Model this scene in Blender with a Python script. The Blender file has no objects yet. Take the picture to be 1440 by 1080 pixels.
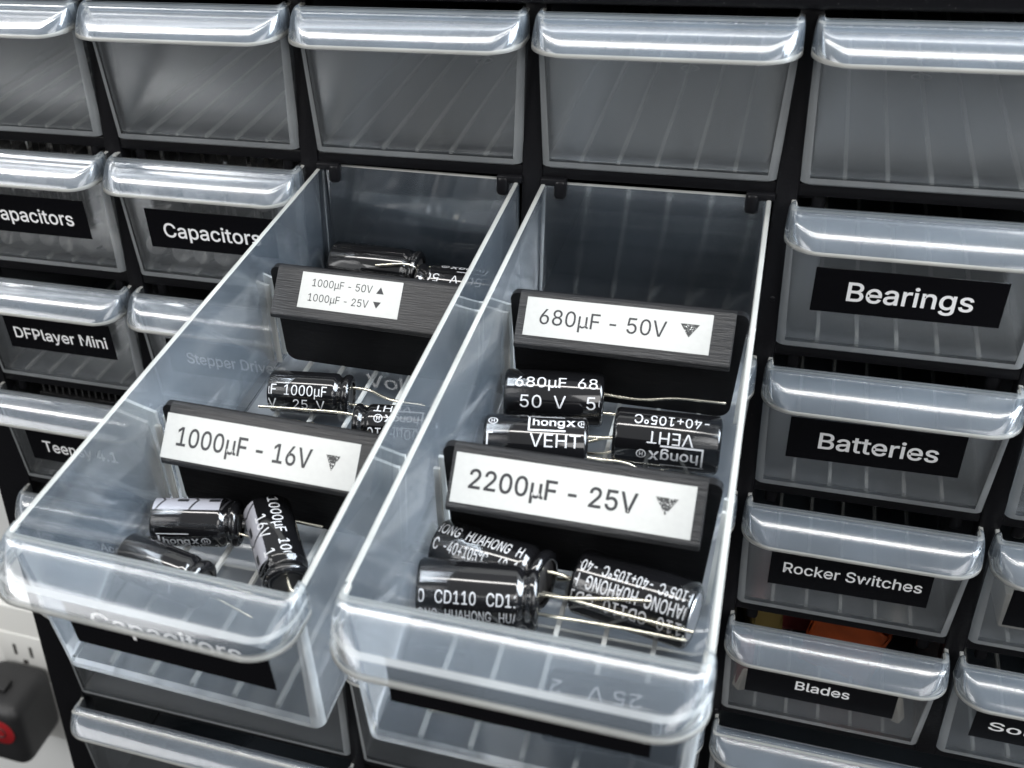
import bpy, bmesh, math, random
from mathutils import Vector, Matrix

# ------------------------------------------------------------------ camera, light, exposure
scene = bpy.context.scene
COLL = scene.collection
S = 0.001                      # everything below is written in millimetres
H = 43.219                     # height of one small drawer row
HW = 65.4                      # height of one wide drawer row
W = 60.0                       # width of one drawer column

cam_d = bpy.data.cameras.new("camera")
cam = bpy.data.objects.new("camera", cam_d)
COLL.objects.link(cam)
_R = ((0.9306965, 0.3566585, -0.0812324), (0.1319877, -0.5345470, -0.8347687), (-0.3411498, 0.7661946, -0.5445756))
_m = Matrix(((_R[0][0], -_R[1][0], -_R[2][0]), (_R[0][1], -_R[1][1], -_R[2][1]), (_R[0][2], -_R[1][2], -_R[2][2])))
cam.matrix_world = Matrix.Translation(Vector((238.2449, -288.0687, 79.8657)) * S) @ _m.to_4x4()
cam_d.sensor_width = 36.0
cam_d.lens = 36.0 * 1734.42 / 1440.0
cam_d.shift_x = 303.03 / 1440.0
cam_d.shift_y = 27.02 / 1440.0
cam_d.clip_start = 0.01
cam_d.clip_end = 20.0
cam_d.dof.use_dof = True
cam_d.dof.focus_distance = 0.315
cam_d.dof.aperture_fstop = 30.0
scene.camera = cam

world = bpy.data.worlds.new("World")
scene.world = world
world.use_nodes = True
wn = world.node_tree
wn.nodes.clear()
w_out = wn.nodes.new("ShaderNodeOutputWorld")
w_bg = wn.nodes.new("ShaderNodeBackground")
# a plain room: pale ceiling and upper walls, dark floor and bench below
w_tc = wn.nodes.new("ShaderNodeTexCoord")
w_sep = wn.nodes.new("ShaderNodeSeparateXYZ")
w_rmp = wn.nodes.new("ShaderNodeValToRGB")
w_rmp.color_ramp.elements[0].position = 0.52
w_rmp.color_ramp.elements[0].color = (0.035, 0.036, 0.038, 1)
w_rmp.color_ramp.elements[1].position = 0.72
w_rmp.color_ramp.elements[1].color = (0.95, 0.97, 1.0, 1)
w_map = wn.nodes.new("ShaderNodeMapRange")
w_map.inputs["From Min"].default_value = -1.0
wn.links.new(w_tc.outputs["Generated"], w_sep.inputs[0])
wn.links.new(w_sep.outputs["Z"], w_map.inputs["Value"])
wn.links.new(w_map.outputs[0], w_rmp.inputs[0])
wn.links.new(w_rmp.outputs[0], w_bg.inputs["Color"])
w_bg.inputs["Strength"].default_value = 0.46
wn.links.new(w_bg.outputs[0], w_out.inputs[0])


def area(name, loc, target, sx, sy, power, color):
    d = bpy.data.lights.new(name, "AREA")
    d.shape = "RECTANGLE"
    d.size, d.size_y = sx, sy
    d.energy = power
    d.color = color
    o = bpy.data.objects.new(name, d)
    COLL.objects.link(o)
    o.location = loc
    v = Vector(target) - Vector(loc)
    o.rotation_euler = v.to_track_quat("-Z", "Y").to_euler()
    return o


area("ceiling_tube_light", (0.15, -0.19, 0.90), (0.15, -0.10, -0.10), 1.7, 0.07, 9.0, (1.0, 0.975, 0.94))
area("side_fill_light", (1.30, 0.05, 0.85), (0.15, -0.08, -0.08), 1.0, 1.0, 72.0, (0.82, 0.91, 1.0))  # added bluish area light that brightens the drawers' side walls
area("front_fill_light", (1.15, -1.25, 0.85), (0.18, -0.05, -0.12), 1.0, 1.0, 12.5, (1.0, 0.985, 0.97))  # added fill from the right front, lifts the label lettering
area("front_fill_light", (-1.0, -1.30, 0.75), (0.10, -0.05, -0.12), 1.0, 1.0, 15.5, (1.0, 0.99, 0.98))  # second added fill, lifts the left fronts and labels behind the open drawer

scene.view_settings.view_transform = "Standard"
scene.view_settings.look = "None"
scene.view_settings.exposure = 0.45
scene.view_settings.gamma = 1.0
scene.render.engine = "CYCLES"
cy = scene.cycles
cy.max_bounces = 16
cy.transparent_max_bounces = 64
cy.transmission_bounces = 12
cy.glossy_bounces = 6
cy.diffuse_bounces = 4
cy.caustics_reflective = False
cy.caustics_refractive = False
cy.sample_clamp_indirect = 6.0
cy.use_denoising = True
random.seed(7)


# ------------------------------------------------------------------ materials
class NT:
    def __init__(self, name):
        self.m = bpy.data.materials.new(name)
        self.m.use_nodes = True
        self.t = self.m.node_tree
        self.t.nodes.clear()
        self.out = self.t.nodes.new("ShaderNodeOutputMaterial")

    def n(self, kind, **kw):
        nd = self.t.nodes.new(kind)
        for k, v in kw.items():
            if isinstance(v, bpy.types.NodeSocket):
                self.t.links.new(v, nd.inputs[k])
            elif k in nd.inputs:
                nd.inputs[k].default_value = v
            else:
                setattr(nd, k, v)
        return nd

    def link(self, a, b):
        self.t.links.new(a, b)


def noise(t, scale, detail=3.0, rough=0.5, stretch=None):
    tc = t.n("ShaderNodeTexCoord")
    src = tc.outputs["Object"]
    if stretch:
        mp = t.n("ShaderNodeMapping")
        mp.inputs["Scale"].default_value = stretch
        t.link(src, mp.inputs["Vector"])
        src = mp.outputs[0]
    nz = t.n("ShaderNodeTexNoise", Scale=scale, Detail=detail, Roughness=rough)
    t.link(src, nz.inputs["Vector"])
    return nz.outputs["Fac"]


def ramp(t, fac, a, b, ca=(0, 0, 0, 1), cb=(1, 1, 1, 1)):
    r = t.n("ShaderNodeValToRGB")
    r.color_ramp.elements[0].position = a
    r.color_ramp.elements[1].position = b
    r.color_ramp.elements[0].color = ca
    r.color_ramp.elements[1].color = cb
    t.link(fac, r.inputs[0])
    return r.outputs[0]


def solid(name, color, rough=0.4, metal=0.0, bump=0.0, bscale=600.0, var=0.0, vscale=120.0, coat=0.0, spec=0.5, stretch=None):
    t = NT(name)
    p = t.n("ShaderNodeBsdfPrincipled", Roughness=rough, Metallic=metal)
    p.inputs["Specular IOR Level"].default_value = spec
    p.inputs["Coat Weight"].default_value = coat
    if var:
        c2 = tuple(min(1, x * (1 + var)) for x in color) + (1,)
        c1 = tuple(x * (1 - var) for x in color) + (1,)
        t.link(ramp(t, noise(t, vscale), 0.3, 0.7, c1, c2), p.inputs["Base Color"])
    else:
        p.inputs["Base Color"].default_value = tuple(color) + (1,)
    if bump:
        b = t.n("ShaderNodeBump", Strength=bump, Distance=0.0004)
        t.link(noise(t, bscale, stretch=stretch), b.inputs["Height"])
        t.link(b.outputs[0], p.inputs["Normal"])
    t.link(p.outputs[0], t.out.inputs[0])
    return t.m


def plastic(name, milk, tint=(0.975, 0.98, 0.985), milkcol=(0.58, 0.75, 0.94), rough=0.13, gloss=1.0, graze=0.5, bump=0.12, scratch=0.10):
    """cloudy polypropylene: clear part + milky scattering + a gloss film"""
    t = NT(name)
    tr = t.n("ShaderNodeBsdfTransparent", Color=tint + (1,))
    df = t.n("ShaderNodeBsdfDiffuse", Color=milkcol + (1,))
    tl = t.n("ShaderNodeBsdfTranslucent", Color=milkcol + (1,))
    mk = t.n("ShaderNodeMixShader", Fac=0.5)
    t.link(df.outputs[0], mk.inputs[1])
    t.link(tl.outputs[0], mk.inputs[2])
    fr = t.n("ShaderNodeFresnel", IOR=1.45)
    # milkiness grows along grazing paths through the wall; clouded by a soft noise and fine scuffs
    mul = t.n("ShaderNodeMath", operation="MULTIPLY_ADD")
    t.link(fr.outputs[0], mul.inputs[0])
    mul.inputs[1].default_value = graze
    mul.inputs[2].default_value = milk
    cl = ramp(t, noise(t, 55.0, 4.0), 0.25, 0.75, (0.78, 0.78, 0.78, 1), (1.22, 1.22, 1.22, 1))
    m2 = t.n("ShaderNodeMath", operation="MULTIPLY")
    t.link(mul.outputs[0], m2.inputs[0])
    t.link(cl, m2.inputs[1])
    sc = ramp(t, noise(t, 260.0, 6.0, 0.65, (1.0, 1.0, 7.0)), 0.66, 0.74)
    m3 = t.n("ShaderNodeMath", operation="MULTIPLY_ADD", use_clamp=True)
    t.link(sc, m3.inputs[0])
    m3.inputs[1].default_value = scratch
    t.link(m2.outputs[0], m3.inputs[2])
    mx = t.n("ShaderNodeMixShader")
    t.link(m3.outputs[0], mx.inputs[0])
    t.link(tr.outputs[0], mx.inputs[1])
    t.link(mk.outputs[0], mx.inputs[2])
    gl = t.n("ShaderNodeBsdfGlossy", Color=(1, 1, 1, 1), Roughness=rough)
    bp = t.n("ShaderNodeBump", Strength=bump, Distance=0.0006)
    t.link(noise(t, 70.0, 2.0), bp.inputs["Height"])
    t.link(bp.outputs[0], gl.inputs["Normal"])
    fg = t.n("ShaderNodeMath", operation="MULTIPLY")
    t.link(fr.outputs[0], fg.inputs[0])
    fg.inputs[1].default_value = gloss
    m4 = t.n("ShaderNodeMixShader")
    t.link(fg.outputs[0], m4.inputs[0])
    t.link(mx.outputs[0], m4.inputs[1])
    t.link(gl.outputs[0], m4.inputs[2])
    t.link(m4.outputs[0], t.out.inputs[0])
    return t.m


def black_frame(name, dust):
    t = NT(name)
    p = t.n("ShaderNodeBsdfPrincipled", Roughness=0.30)
    p.inputs["Specular IOR Level"].default_value = 0.18
    d = ramp(t, noise(t, 900.0, 5.0, 0.7), 0.66, 0.80, (0.006, 0.006, 0.007, 1), (dust, dust, dust, 1))
    t.link(d, p.inputs["Base Color"])
    b = t.n("ShaderNodeBump", Strength=0.25, Distance=0.0003)
    t.link(noise(t, 900.0), b.inputs["Height"])
    t.link(b.outputs[0], p.inputs["Normal"])
    t.link(p.outputs[0], t.out.inputs[0])
    return t.m


def printed(name, axis):
    """black 3D-printed plastic: fine parallel layer lines"""
    t = NT(name)
    p = t.n("ShaderNodeBsdfPrincipled", Roughness=0.42)
    st = {"x": (0.06, 1, 1), "z": (1, 1, 0.06)}[axis]
    nz = noise(t, 3000.0, 2.0, 0.6, st)
    t.link(ramp(t, nz, 0.35, 0.75, (0.004, 0.004, 0.0045, 1), (0.015, 0.015, 0.016, 1)), p.inputs["Base Color"])
    b = t.n("ShaderNodeBump", Strength=0.6, Distance=0.0003)
    t.link(nz, b.inputs["Height"])
    t.link(b.outputs[0], p.inputs["Normal"])
    t.link(p.outputs[0], t.out.inputs[0])
    return t.m


def speckled():
    t = NT("speckled_ink")
    p = t.n("ShaderNodeBsdfPrincipled", Roughness=0.5)
    t.link(ramp(t, noise(t, 3600.0, 2.0), 0.60, 0.64, (0.012, 0.012, 0.012, 1), (0.55, 0.55, 0.53, 1)), p.inputs["Base Color"])
    t.link(p.outputs[0], t.out.inputs[0])
    return t.m


M_FRONT = plastic("light_veiled_plastic_wall", 0.036, graze=0.10, milkcol=(0.73, 0.78, 0.81), gloss=0.6, rough=0.26, bump=0.0, scratch=0.03)  # closed drawers' copy of M_WALL: front-light veil put into the milk, reflections blurred
M_WALL = plastic("cloudy_plastic_wall", 0.022, graze=0.08, gloss=0.75, rough=0.08, bump=0.03, scratch=0.0)
M_FLOOR = plastic("cloudy_plastic_floor", 0.03, graze=0.05, gloss=0.35, rough=0.34, bump=0.0, scratch=0.0)
M_HANDLE = plastic("cloudy_plastic_handle", 0.10, milkcol=(0.66, 0.80, 0.96), rough=0.14, graze=0.2, bump=0.02, scratch=0.0)
M_HANDLE_DIM = plastic("less_lit_plastic_handle", 0.056, milkcol=(0.66, 0.80, 0.95), rough=0.13, graze=0.2, bump=0.02, scratch=0.0)  # same plastic as M_HANDLE; thinner milk stands in for weaker light on open handles
M_EDGE = plastic("cloudy_plastic_edge", 0.34, milkcol=(0.80, 0.84, 0.86), rough=0.25, graze=0.3, bump=0.04)
M_RIM = plastic("cloudy_plastic_rim", 0.60, milkcol=(0.69, 0.69, 0.65), rough=0.3, graze=0.2, gloss=0.5)
M_RIB = plastic("cloudy_plastic_rib", 0.75, milkcol=(0.80, 0.81, 0.79), rough=0.3, graze=0.0, gloss=0.0)
M_FRAME = black_frame("black_cabinet_plastic", 0.05)
M_TOP = black_frame("dusty_black_plastic", 0.34)
M_INSIDE = solid("black_cabinet_inside", (0.010, 0.010, 0.011), 0.7, spec=0.12)
M_TAPE_K = solid("black_label_tape", (0.004, 0.004, 0.005), 0.22, spec=0.3)
M_TAPE_W = solid("white_label_tape", (0.335, 0.333, 0.318), 0.42, bump=0.06, var=0.025, vscale=900)
M_INK_W = solid("white_print", (0.82, 0.82, 0.82), 0.5)
M_INK_K = solid("black_print", (0.010, 0.010, 0.012), 0.45)
M_SPECK = speckled()
M_PRINT = printed("black_printed_plastic", "x")
M_PLATE = solid("black_divider_plate", (0.004, 0.004, 0.0045), 0.45, spec=0.2, bump=0.3, bscale=1500, stretch=(0.1, 1, 1))
M_SLEEVE = solid("black_capacitor_sleeve", (0.004, 0.004, 0.0045), 0.10, bump=0.08, bscale=160, coat=0.3, spec=0.4)
M_SLV_TXT = solid("white_sleeve_print", (0.44, 0.44, 0.45), 0.35)
M_STRIPE = solid("grey_sleeve_stripe", (0.24, 0.24, 0.265), 0.2, bump=0.08, bscale=200)
M_RUBBER = solid("black_rubber_bung", (0.012, 0.011, 0.011), 0.6)
M_ALU = solid("aluminium_can", (0.70, 0.70, 0.72), 0.3, metal=1.0)
M_LEAD = solid("tinned_lead_wire", (0.80, 0.76, 0.64), 0.26, metal=1.0)
M_WHITE_WALL = solid("white_wall_paint", (0.62, 0.63, 0.62), 0.7, bump=0.2, bscale=150, var=0.04, vscale=10)
M_OUTLET = solid("white_outlet_plastic", (0.70, 0.70, 0.67), 0.35, var=0.03, vscale=20)
M_SLOT = solid("dark_slot", (0.03, 0.028, 0.025), 0.6)
M_PLUG = solid("black_plug_plastic", (0.016, 0.016, 0.017), 0.5, bump=0.3, bscale=1200)
M_RED = solid("red_badge", (0.26, 0.012, 0.015), 0.4)
M_RED_P = solid("red_packet", (0.20, 0.03, 0.03), 0.5, var=0.2, vscale=40)
M_ORANGE = solid("orange_packet", (0.36, 0.065, 0.012), 0.45, var=0.35, vscale=70)
M_YELLOW = solid("yellow_plastic", (0.22, 0.16, 0.05), 0.45)
M_CREAM = solid("cream_card", (0.72, 0.66, 0.56), 0.6, var=0.06, vscale=40)
M_BROWN = solid("brown_cable", (0.17, 0.14, 0.11), 0.45)
M_GREYCAP = solid("pale_capacitor", (0.76, 0.74, 0.70), 0.4, var=0.1, vscale=60)
M_BAG = plastic("clear_bag_film", 0.03, tint=(0.97, 0.97, 0.98), milkcol=(0.8, 0.8, 0.8), rough=0.08, graze=0.5, bump=0.6, scratch=0.0)
M_PIN = solid("dark_pin", (0.03, 0.03, 0.03), 0.4)


# ------------------------------------------------------------------ helpers
def mesh_obj(name, bm, mats, parent=None, smooth=40.0):
    bmesh.ops.scale(bm, vec=(S, S, S), verts=bm.verts)
    me = bpy.data.meshes.new(name)
    bm.to_mesh(me)
    bm.free()
    for m in (mats if isinstance(mats, (list, tuple)) else [mats]):
        me.materials.append(m)
    if smooth:
        me.polygons.foreach_set("use_smooth", [True] * len(me.polygons))
        me.set_sharp_from_angle(angle=math.radians(smooth))
    o = bpy.data.objects.new(name, me)
    COLL.objects.link(o)
    if parent:
        o.parent = parent
    return o


def link_copy(src, parent):
    c = src.copy()
    COLL.objects.link(c)
    c.parent = parent
    return c


def thing(name, label, cat, group=None, mat=None, loc=None):
    o = bpy.data.objects.new(name, None)
    o.empty_display_size = 0.01
    COLL.objects.link(o)
    if mat is not None:
        o.matrix_world = mat
    if loc is not None:
        o.location = Vector(loc) * S
    return tag(o, label, cat, group)


def tag(o, label, cat, group=None):
    o["label"] = label
    o["category"] = cat
    if group:
        o["group"] = group
    return o


def box(bm, x0, x1, y0, y1, z0, z1, bev=0.0, seg=2, mat=0):
    r = bmesh.ops.create_cube(bm, size=1.0)
    vs = r["verts"]
    for v in vs:
        v.co = Vector((x0 + (v.co.x + .5) * (x1 - x0), y0 + (v.co.y + .5) * (y1 - y0), z0 + (v.co.z + .5) * (z1 - z0)))
    fs = set(f for v in vs for f in v.link_faces)
    for f in fs:
        f.material_index = mat
    if bev:
        es = set(e for v in vs for e in v.link_edges)
        bmesh.ops.bevel(bm, geom=list(es), offset=bev, segments=seg, affect="EDGES", profile=0.5)
    return bm


def tube(bm, pts, r, n=8, mat=0):
    pts = [Vector(p) for p in pts]
    rings = []
    for i, p in enumerate(pts):
        d = (pts[min(i + 1, len(pts) - 1)] - pts[max(i - 1, 0)]).normalized()
        a = d.cross(Vector((0.123, 0.21, 0.97))).normalized()
        b = d.cross(a)
        rings.append([bm.verts.new(p + (a * math.cos(2 * math.pi * k / n) + b * math.sin(2 * math.pi * k / n)) * r) for k in range(n)])
    for a, b in zip(rings, rings[1:]):
        for k in range(n):
            bm.faces.new((a[k], a[(k + 1) % n], b[(k + 1) % n], b[k])).material_index = mat
    for rg in (rings[0], rings[-1][::-1]):
        bm.faces.new(rg[::-1]).material_index = mat


def curve_pts(pts, n=6):
    """Catmull-Rom through the points"""
    pts = [Vector(p) for p in pts]
    if len(pts) < 3:
        return pts
    q = [pts[0] * 2 - pts[1]] + pts + [pts[-1] * 2 - pts[-2]]
    out = []
    for i in range(1, len(q) - 2):
        for k in range(n):
            t = k / n
            a, b, c, d = q[i - 1], q[i], q[i + 1], q[i + 2]
            out.append(0.5 * ((2 * b) + (c - a) * t + (2 * a - 5 * b + 4 * c - d) * t * t + (3 * b - a - 3 * c + d) * t ** 3))
    out.append(pts[-1])
    return out


def lathe(bm, prof, n=48, mat=0):
    """profile of (x, radius, material) turned round the X axis"""
    rings = []
    for x, r, *_ in prof:
        rings.append([bm.verts.new((x, r * math.cos(2 * math.pi * k / n), r * math.sin(2 * math.pi * k / n))) for k in range(n)])
    for i, (a, b) in enumerate(zip(rings, rings[1:])):
        for k in range(n):
            bm.faces.new((a[k], a[(k + 1) % n], b[(k + 1) % n], b[k])).material_index = prof[i][2] if len(prof[i]) > 2 else mat
    bm.faces.new(rings[0][::-1]).material_index = prof[0][2] if len(prof[0]) > 2 else mat
    bm.faces.new(rings[-1]).material_index = prof[-1][2] if len(prof[-1]) > 2 else mat


# ------------------------------------------------------------------ lettering
GLYPHS = {
    '(': '273|89,207 92,264 101,324 114,384 132,441 153,494 177,539 236,539 212,485 191,428 174,370 161,313 154,258 151,207 154,161 160,115 172,67 188,16 209,-38 236,-96 177,-96 139,-21 111,55 95,131',
    ')': '273|37,-96 64,-37 86,18 102,69 113,116 120,162 122,207 119,258 112,313 99,370 82,428 62,485 37,539 97,539 121,494 142,441 159,384 173,323 181,264 184,207 178,130 161,53 134,-22 97,-96',
    '+': '453|198,34 198,364 255,364 255,34;61,172 61,226 391,226 391,172',
    '-': '453|337,244 337,188 114,188 114,244',
    '.': '188|95,-4 78,-1 63,9 53,24 50,41 53,59 63,73 78,83 95,87 113,83 128,73 138,59 141,41 138,24 128,9 113,-1',
    '0': '453|227,-7 174,1 130,24 95,62 69,113 53,178 48,254 53,330 69,395 95,447 130,484 174,508 227,516 279,508 323,484 358,447 384,395 400,330 405,254 400,178 384,113 359,62 323,24 279,1;227,50 261,56 290,74 313,103 330,144 340,194 344,254 340,314 330,365 313,405 290,435 261,453 227,460 192,453 163,435 140,405 123,365 113,314 109,254 113,194 123,144 140,103 163,74 192,56',
    '1': '453|76,0 76,55 391,55 391,0;276,509 276,0 212,0 212,448 209,448 86,358 86,427 198,509',
    '2': '453|64,0 64,47 234,229 261,257 282,282 299,305 311,327 318,348 320,371 317,397 308,419 293,436 273,449 250,457 224,460 196,457 172,447 153,433 139,413 130,390 127,362 66,362 71,405 86,442 111,473 143,496 182,511 225,516 268,511 306,497 337,474 361,445 376,411 381,372 378,345 371,318 357,290 336,259 306,223 267,180 153,60 153,57 389,57 389,0',
    '4': '453|40,105 40,158 247,509 311,509 109,166 109,163 413,163 413,105;282,0 282,121 282,146 282,318 343,318 343,0',
    '5': '453|221,-7 178,-2 140,11 108,32 83,60 66,93 60,130 122,130 127,108 138,89 154,73 173,60 196,52 221,50 250,53 276,64 298,82 314,104 324,131 328,162 324,193 314,221 297,244 275,262 248,273 218,277 192,275 167,268 145,258 128,246 67,253 96,509 366,509 366,452 151,452 134,301 136,301 155,315 178,325 203,331 229,334 263,330 294,321 321,306 345,285 364,260 379,231 388,199 391,163 385,117 369,76 343,41 309,15 268,-1',
    '6': '453|226,-7 182,-1 142,15 109,40 84,74 69,115 64,162 68,199 80,239 102,285 137,340 252,509 322,509 151,261 145,261 154,275 165,288 179,299 196,307 214,312 235,314 278,309 316,295 346,271 370,240 384,201 389,157 384,112 368,73 343,39 310,14 271,-2;226,48 254,52 279,63 299,79 314,101 324,128 327,157 324,187 314,213 299,235 279,251 254,262 226,265 198,262 174,252 153,235 138,214 128,188 125,158 128,128 138,102 153,79 174,63 198,52',
    '8': '453|226,-7 178,-2 136,11 101,33 74,62 57,96 52,135 55,166 65,195 81,220 101,241 125,256 153,265 153,267 119,282 93,308 76,342 70,380 75,417 90,450 114,477 146,498 184,511 226,516 269,511 306,498 337,477 361,450 377,417 382,380 376,342 359,308 333,282 300,267 300,265 327,256 351,241 372,220 387,195 397,166 401,135 395,96 378,62 352,33 317,11 275,-2;226,49 258,52 285,60 307,74 323,91 333,113 337,139 333,165 322,189 305,208 283,223 256,232 226,235 196,232 169,223 147,208 130,189 119,165 115,139 119,113 129,91 145,74 167,60 195,52;226,290 252,292 274,300 293,313 307,330 316,351 319,376 316,399 308,420 294,437 275,449 252,457 226,460 200,457 177,449 159,437 145,420 136,399 133,376 136,351 145,330 159,313 178,300 201,292',
    '@': '676|355,-135 284,-130 221,-114 167,-88 122,-53 87,-8 61,46 45,109 40,179 46,248 61,309 87,363 123,408 167,444 220,470 281,486 349,492 415,486 472,469 522,442 562,407 594,366 617,319 631,268 635,215 634,178 631,142 625,107 615,76 599,49 579,28 551,15 517,11 497,12 476,17 457,24 441,36 429,50 423,68 420,68 408,48 388,30 361,17 326,13 285,18 251,35 224,62 204,96 192,137 188,182 193,226 207,265 228,297 257,322 291,338 330,343 360,340 385,331 404,319 416,306 419,306 419,335 474,335 474,110 476,91 485,74 499,63 518,59 540,63 557,76 568,97 576,127 580,166 581,215 577,259 567,301 548,339 523,373 490,402 450,424 402,438 347,442 292,438 242,424 199,402 164,372 135,334 115,289 102,236 98,178 102,119 115,66 135,21 165,-17 201,-46 246,-68 298,-81 357,-85 385,-84 412,-80 436,-75 458,-69 489,-59 504,-107 487,-113 464,-120 438,-126 411,-131 383,-134;329,65 359,68 382,78 400,95 412,118 419,148 422,185 419,221 411,249 399,269 381,282 358,289 331,292 305,288 283,277 265,260 252,239 244,213 242,185 244,154 251,125 262,101 279,81 301,69',
    'A': '480|16,0 201,509 276,509 463,0 395,0 287,302 276,334 264,372 250,420 232,478 245,478 228,419 213,371 201,333 191,302 85,0;110,142 110,199 370,199 370,142',
    'B': '456|60,0 60,509 241,509 289,504 329,491 359,469 381,442 394,410 398,374 395,344 387,320 373,301 356,286 336,275 315,267 315,262 339,257 363,245 385,227 402,203 414,173 418,136 413,100 400,67 377,39 344,18 301,4 247,0;125,57 245,57 296,63 330,80 349,105 355,137 352,161 342,184 327,203 306,218 279,228 248,231 125,231;125,285 238,285 265,288 288,296 308,309 323,326 333,348 336,372 330,403 313,429 283,446 240,452 125,452',
    'C': '510|267,-7 205,1 150,25 104,63 70,115 48,179 40,254 48,329 70,393 104,445 150,484 205,508 267,516 305,513 340,504 373,490 402,471 427,447 448,418 463,385 473,348 408,348 401,373 389,395 375,413 357,428 337,440 315,449 292,454 267,456 223,450 184,432 150,403 125,364 109,314 103,254 109,194 125,145 151,105 184,76 223,59 267,53 292,55 315,60 337,69 357,81 375,96 389,114 401,136 408,160 473,160 463,124 448,91 428,62 402,38 373,19 341,5 305,-4',
    'D': '502|219,0 96,0 96,57 215,57 272,63 318,81 354,110 379,149 394,198 399,255 394,312 379,361 354,399 320,428 275,446 221,452 93,452 93,509 225,509 294,501 353,478 399,441 433,391 455,329 462,255 455,181 433,119 398,68 351,31 291,8;125,509 125,0 60,0 60,509',
    'E': '419|60,0 60,509 372,509 372,452 125,452 125,286 355,286 355,229 125,229 125,57 375,57 375,0',
    'F': '410|60,0 60,509 369,509 369,452 125,452 125,278 346,278 346,221 125,221 125,0',
    'G': '520|269,-7 205,1 149,25 104,64 69,116 47,179 40,254 47,329 69,393 103,445 149,484 203,508 265,516 304,513 340,504 374,489 403,469 429,445 449,416 465,384 474,349 408,349 399,372 387,393 373,411 356,427 337,439 315,448 291,454 265,456 222,450 183,432 150,404 125,364 109,314 103,254 109,194 125,145 151,105 184,76 224,59 269,53 309,57 345,71 374,93 396,123 410,160 415,202 434,199 283,199 283,256 478,256 478,200 471,141 451,91 419,50 377,19 326,0',
    'H': '517|60,0 60,509 125,509 125,289 392,289 392,509 457,509 457,0 392,0 392,232 125,232 125,0',
    'M': '628|60,0 60,509 152,509 277,187 287,159 299,123 311,84 322,49 307,49 318,83 330,121 342,158 352,187 476,509 568,509 568,0 504,0 504,291 504,327 505,369 506,413 507,457 513,457 505,433 498,409 482,363 467,322 456,291 342,0 286,0 170,291 159,321 145,361 129,408 112,457 119,457 120,416 121,372 122,328 122,291 122,0',
    'N': '523|60,0 60,509 136,509 343,183 352,169 363,151 375,130 388,107 401,82 414,55 405,54 402,81 401,108 400,134 399,157 399,195 399,509 463,509 463,0 387,0 202,290 177,331 164,354 148,381 108,452 119,454 122,384 124,328 125,291 125,0',
    'O': '533|267,-7 205,1 150,25 105,63 70,115 48,179 40,254 48,329 70,393 105,445 150,484 205,508 267,516 329,508 384,484 429,445 464,393 486,329 493,254 486,179 464,115 429,63 384,25 329,1;267,53 310,59 349,76 383,105 408,144 425,194 430,254 425,314 408,365 383,404 349,433 310,450 267,456 223,450 184,433 151,404 125,364 109,314 103,254 109,194 125,144 151,105 184,76 223,59',
    'P': '445|60,0 60,509 235,509 289,503 332,487 366,462 390,430 404,391 409,348 404,304 390,265 366,233 332,207 289,191 235,186 109,186 109,242 233,242 269,246 297,256 318,272 333,294 342,319 344,348 342,376 333,402 318,423 297,439 268,449 232,452 125,452 125,0',
    'R': '449|60,0 60,509 236,509 290,504 333,489 367,465 390,433 405,395 409,352 405,309 390,271 367,240 333,217 289,203 236,198 96,198 96,255 234,255 269,258 298,267 319,281 334,300 342,324 345,352 342,380 334,405 319,425 298,440 269,449 233,452 125,452 125,0;353,0 230,229 303,229 428,0',
    'S': '447|224,-9 172,-4 128,9 91,31 64,60 46,96 38,137 104,137 110,110 123,88 142,71 166,59 194,52 224,49 257,52 286,60 311,74 329,92 341,114 346,139 342,161 332,179 316,193 296,205 272,214 245,222 184,239 128,260 86,289 60,326 52,372 58,413 75,448 102,476 138,498 180,511 227,516 275,511 316,498 351,476 377,449 394,415 401,378 337,378 326,412 302,437 267,453 225,459 194,456 167,448 145,435 129,418 118,398 115,376 119,352 131,334 148,319 169,308 191,300 212,293 264,279 287,272 312,264 336,252 359,238 379,220 395,198 405,171 408,139 403,99 386,64 360,34 323,11 278,-4',
    'T': '449|32,452 32,509 417,509 417,452 257,452 257,0 193,0 193,452',
    'U': '517|259,-8 203,-2 154,15 114,43 85,80 66,124 60,173 60,509 124,509 124,178 128,144 141,113 160,87 187,68 220,56 259,52 298,56 331,68 357,87 377,113 389,144 393,178 393,509 457,509 457,173 451,124 433,80 403,43 363,15 315,-2',
    'V': '480|204,0 16,509 84,509 192,206 203,176 215,137 230,89 248,31 235,31 252,90 267,138 279,176 290,206 395,509 463,509 278,0',
    'W': '686|155,0 16,509 82,509 163,196 170,171 175,145 187,94 192,67 197,40 189,40 194,67 200,94 205,120 211,145 224,196 306,509 380,509 462,196 468,171 474,145 486,94 492,67 497,40 488,40 493,67 499,94 504,120 510,145 523,196 603,509 670,509 530,0 455,0 368,323 359,356 351,391 344,431 336,475 350,475 342,433 335,395 327,359 318,323 230,0',
    'a': '389|160,-9 126,-5 94,5 68,22 48,45 35,73 30,108 34,138 43,161 58,179 78,193 100,203 125,211 152,216 178,220 234,227 252,230 265,235 273,243 276,255 276,257 273,279 267,297 256,311 240,322 220,329 196,331 171,329 149,322 132,313 118,301 107,288 100,274 41,291 57,322 79,346 104,364 133,375 163,382 194,384 215,383 239,379 263,372 286,360 306,343 322,320 333,290 337,251 337,0 277,0 277,52 272,52 264,38 252,25 236,12 215,1 190,-6;170,45 202,49 228,59 248,74 263,93 272,115 276,138 276,190 270,186 259,182 246,179 231,176 200,171 175,168 154,164 134,159 117,150 103,139 95,124 92,105 94,87 102,72 114,61 130,52 149,47',
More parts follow.
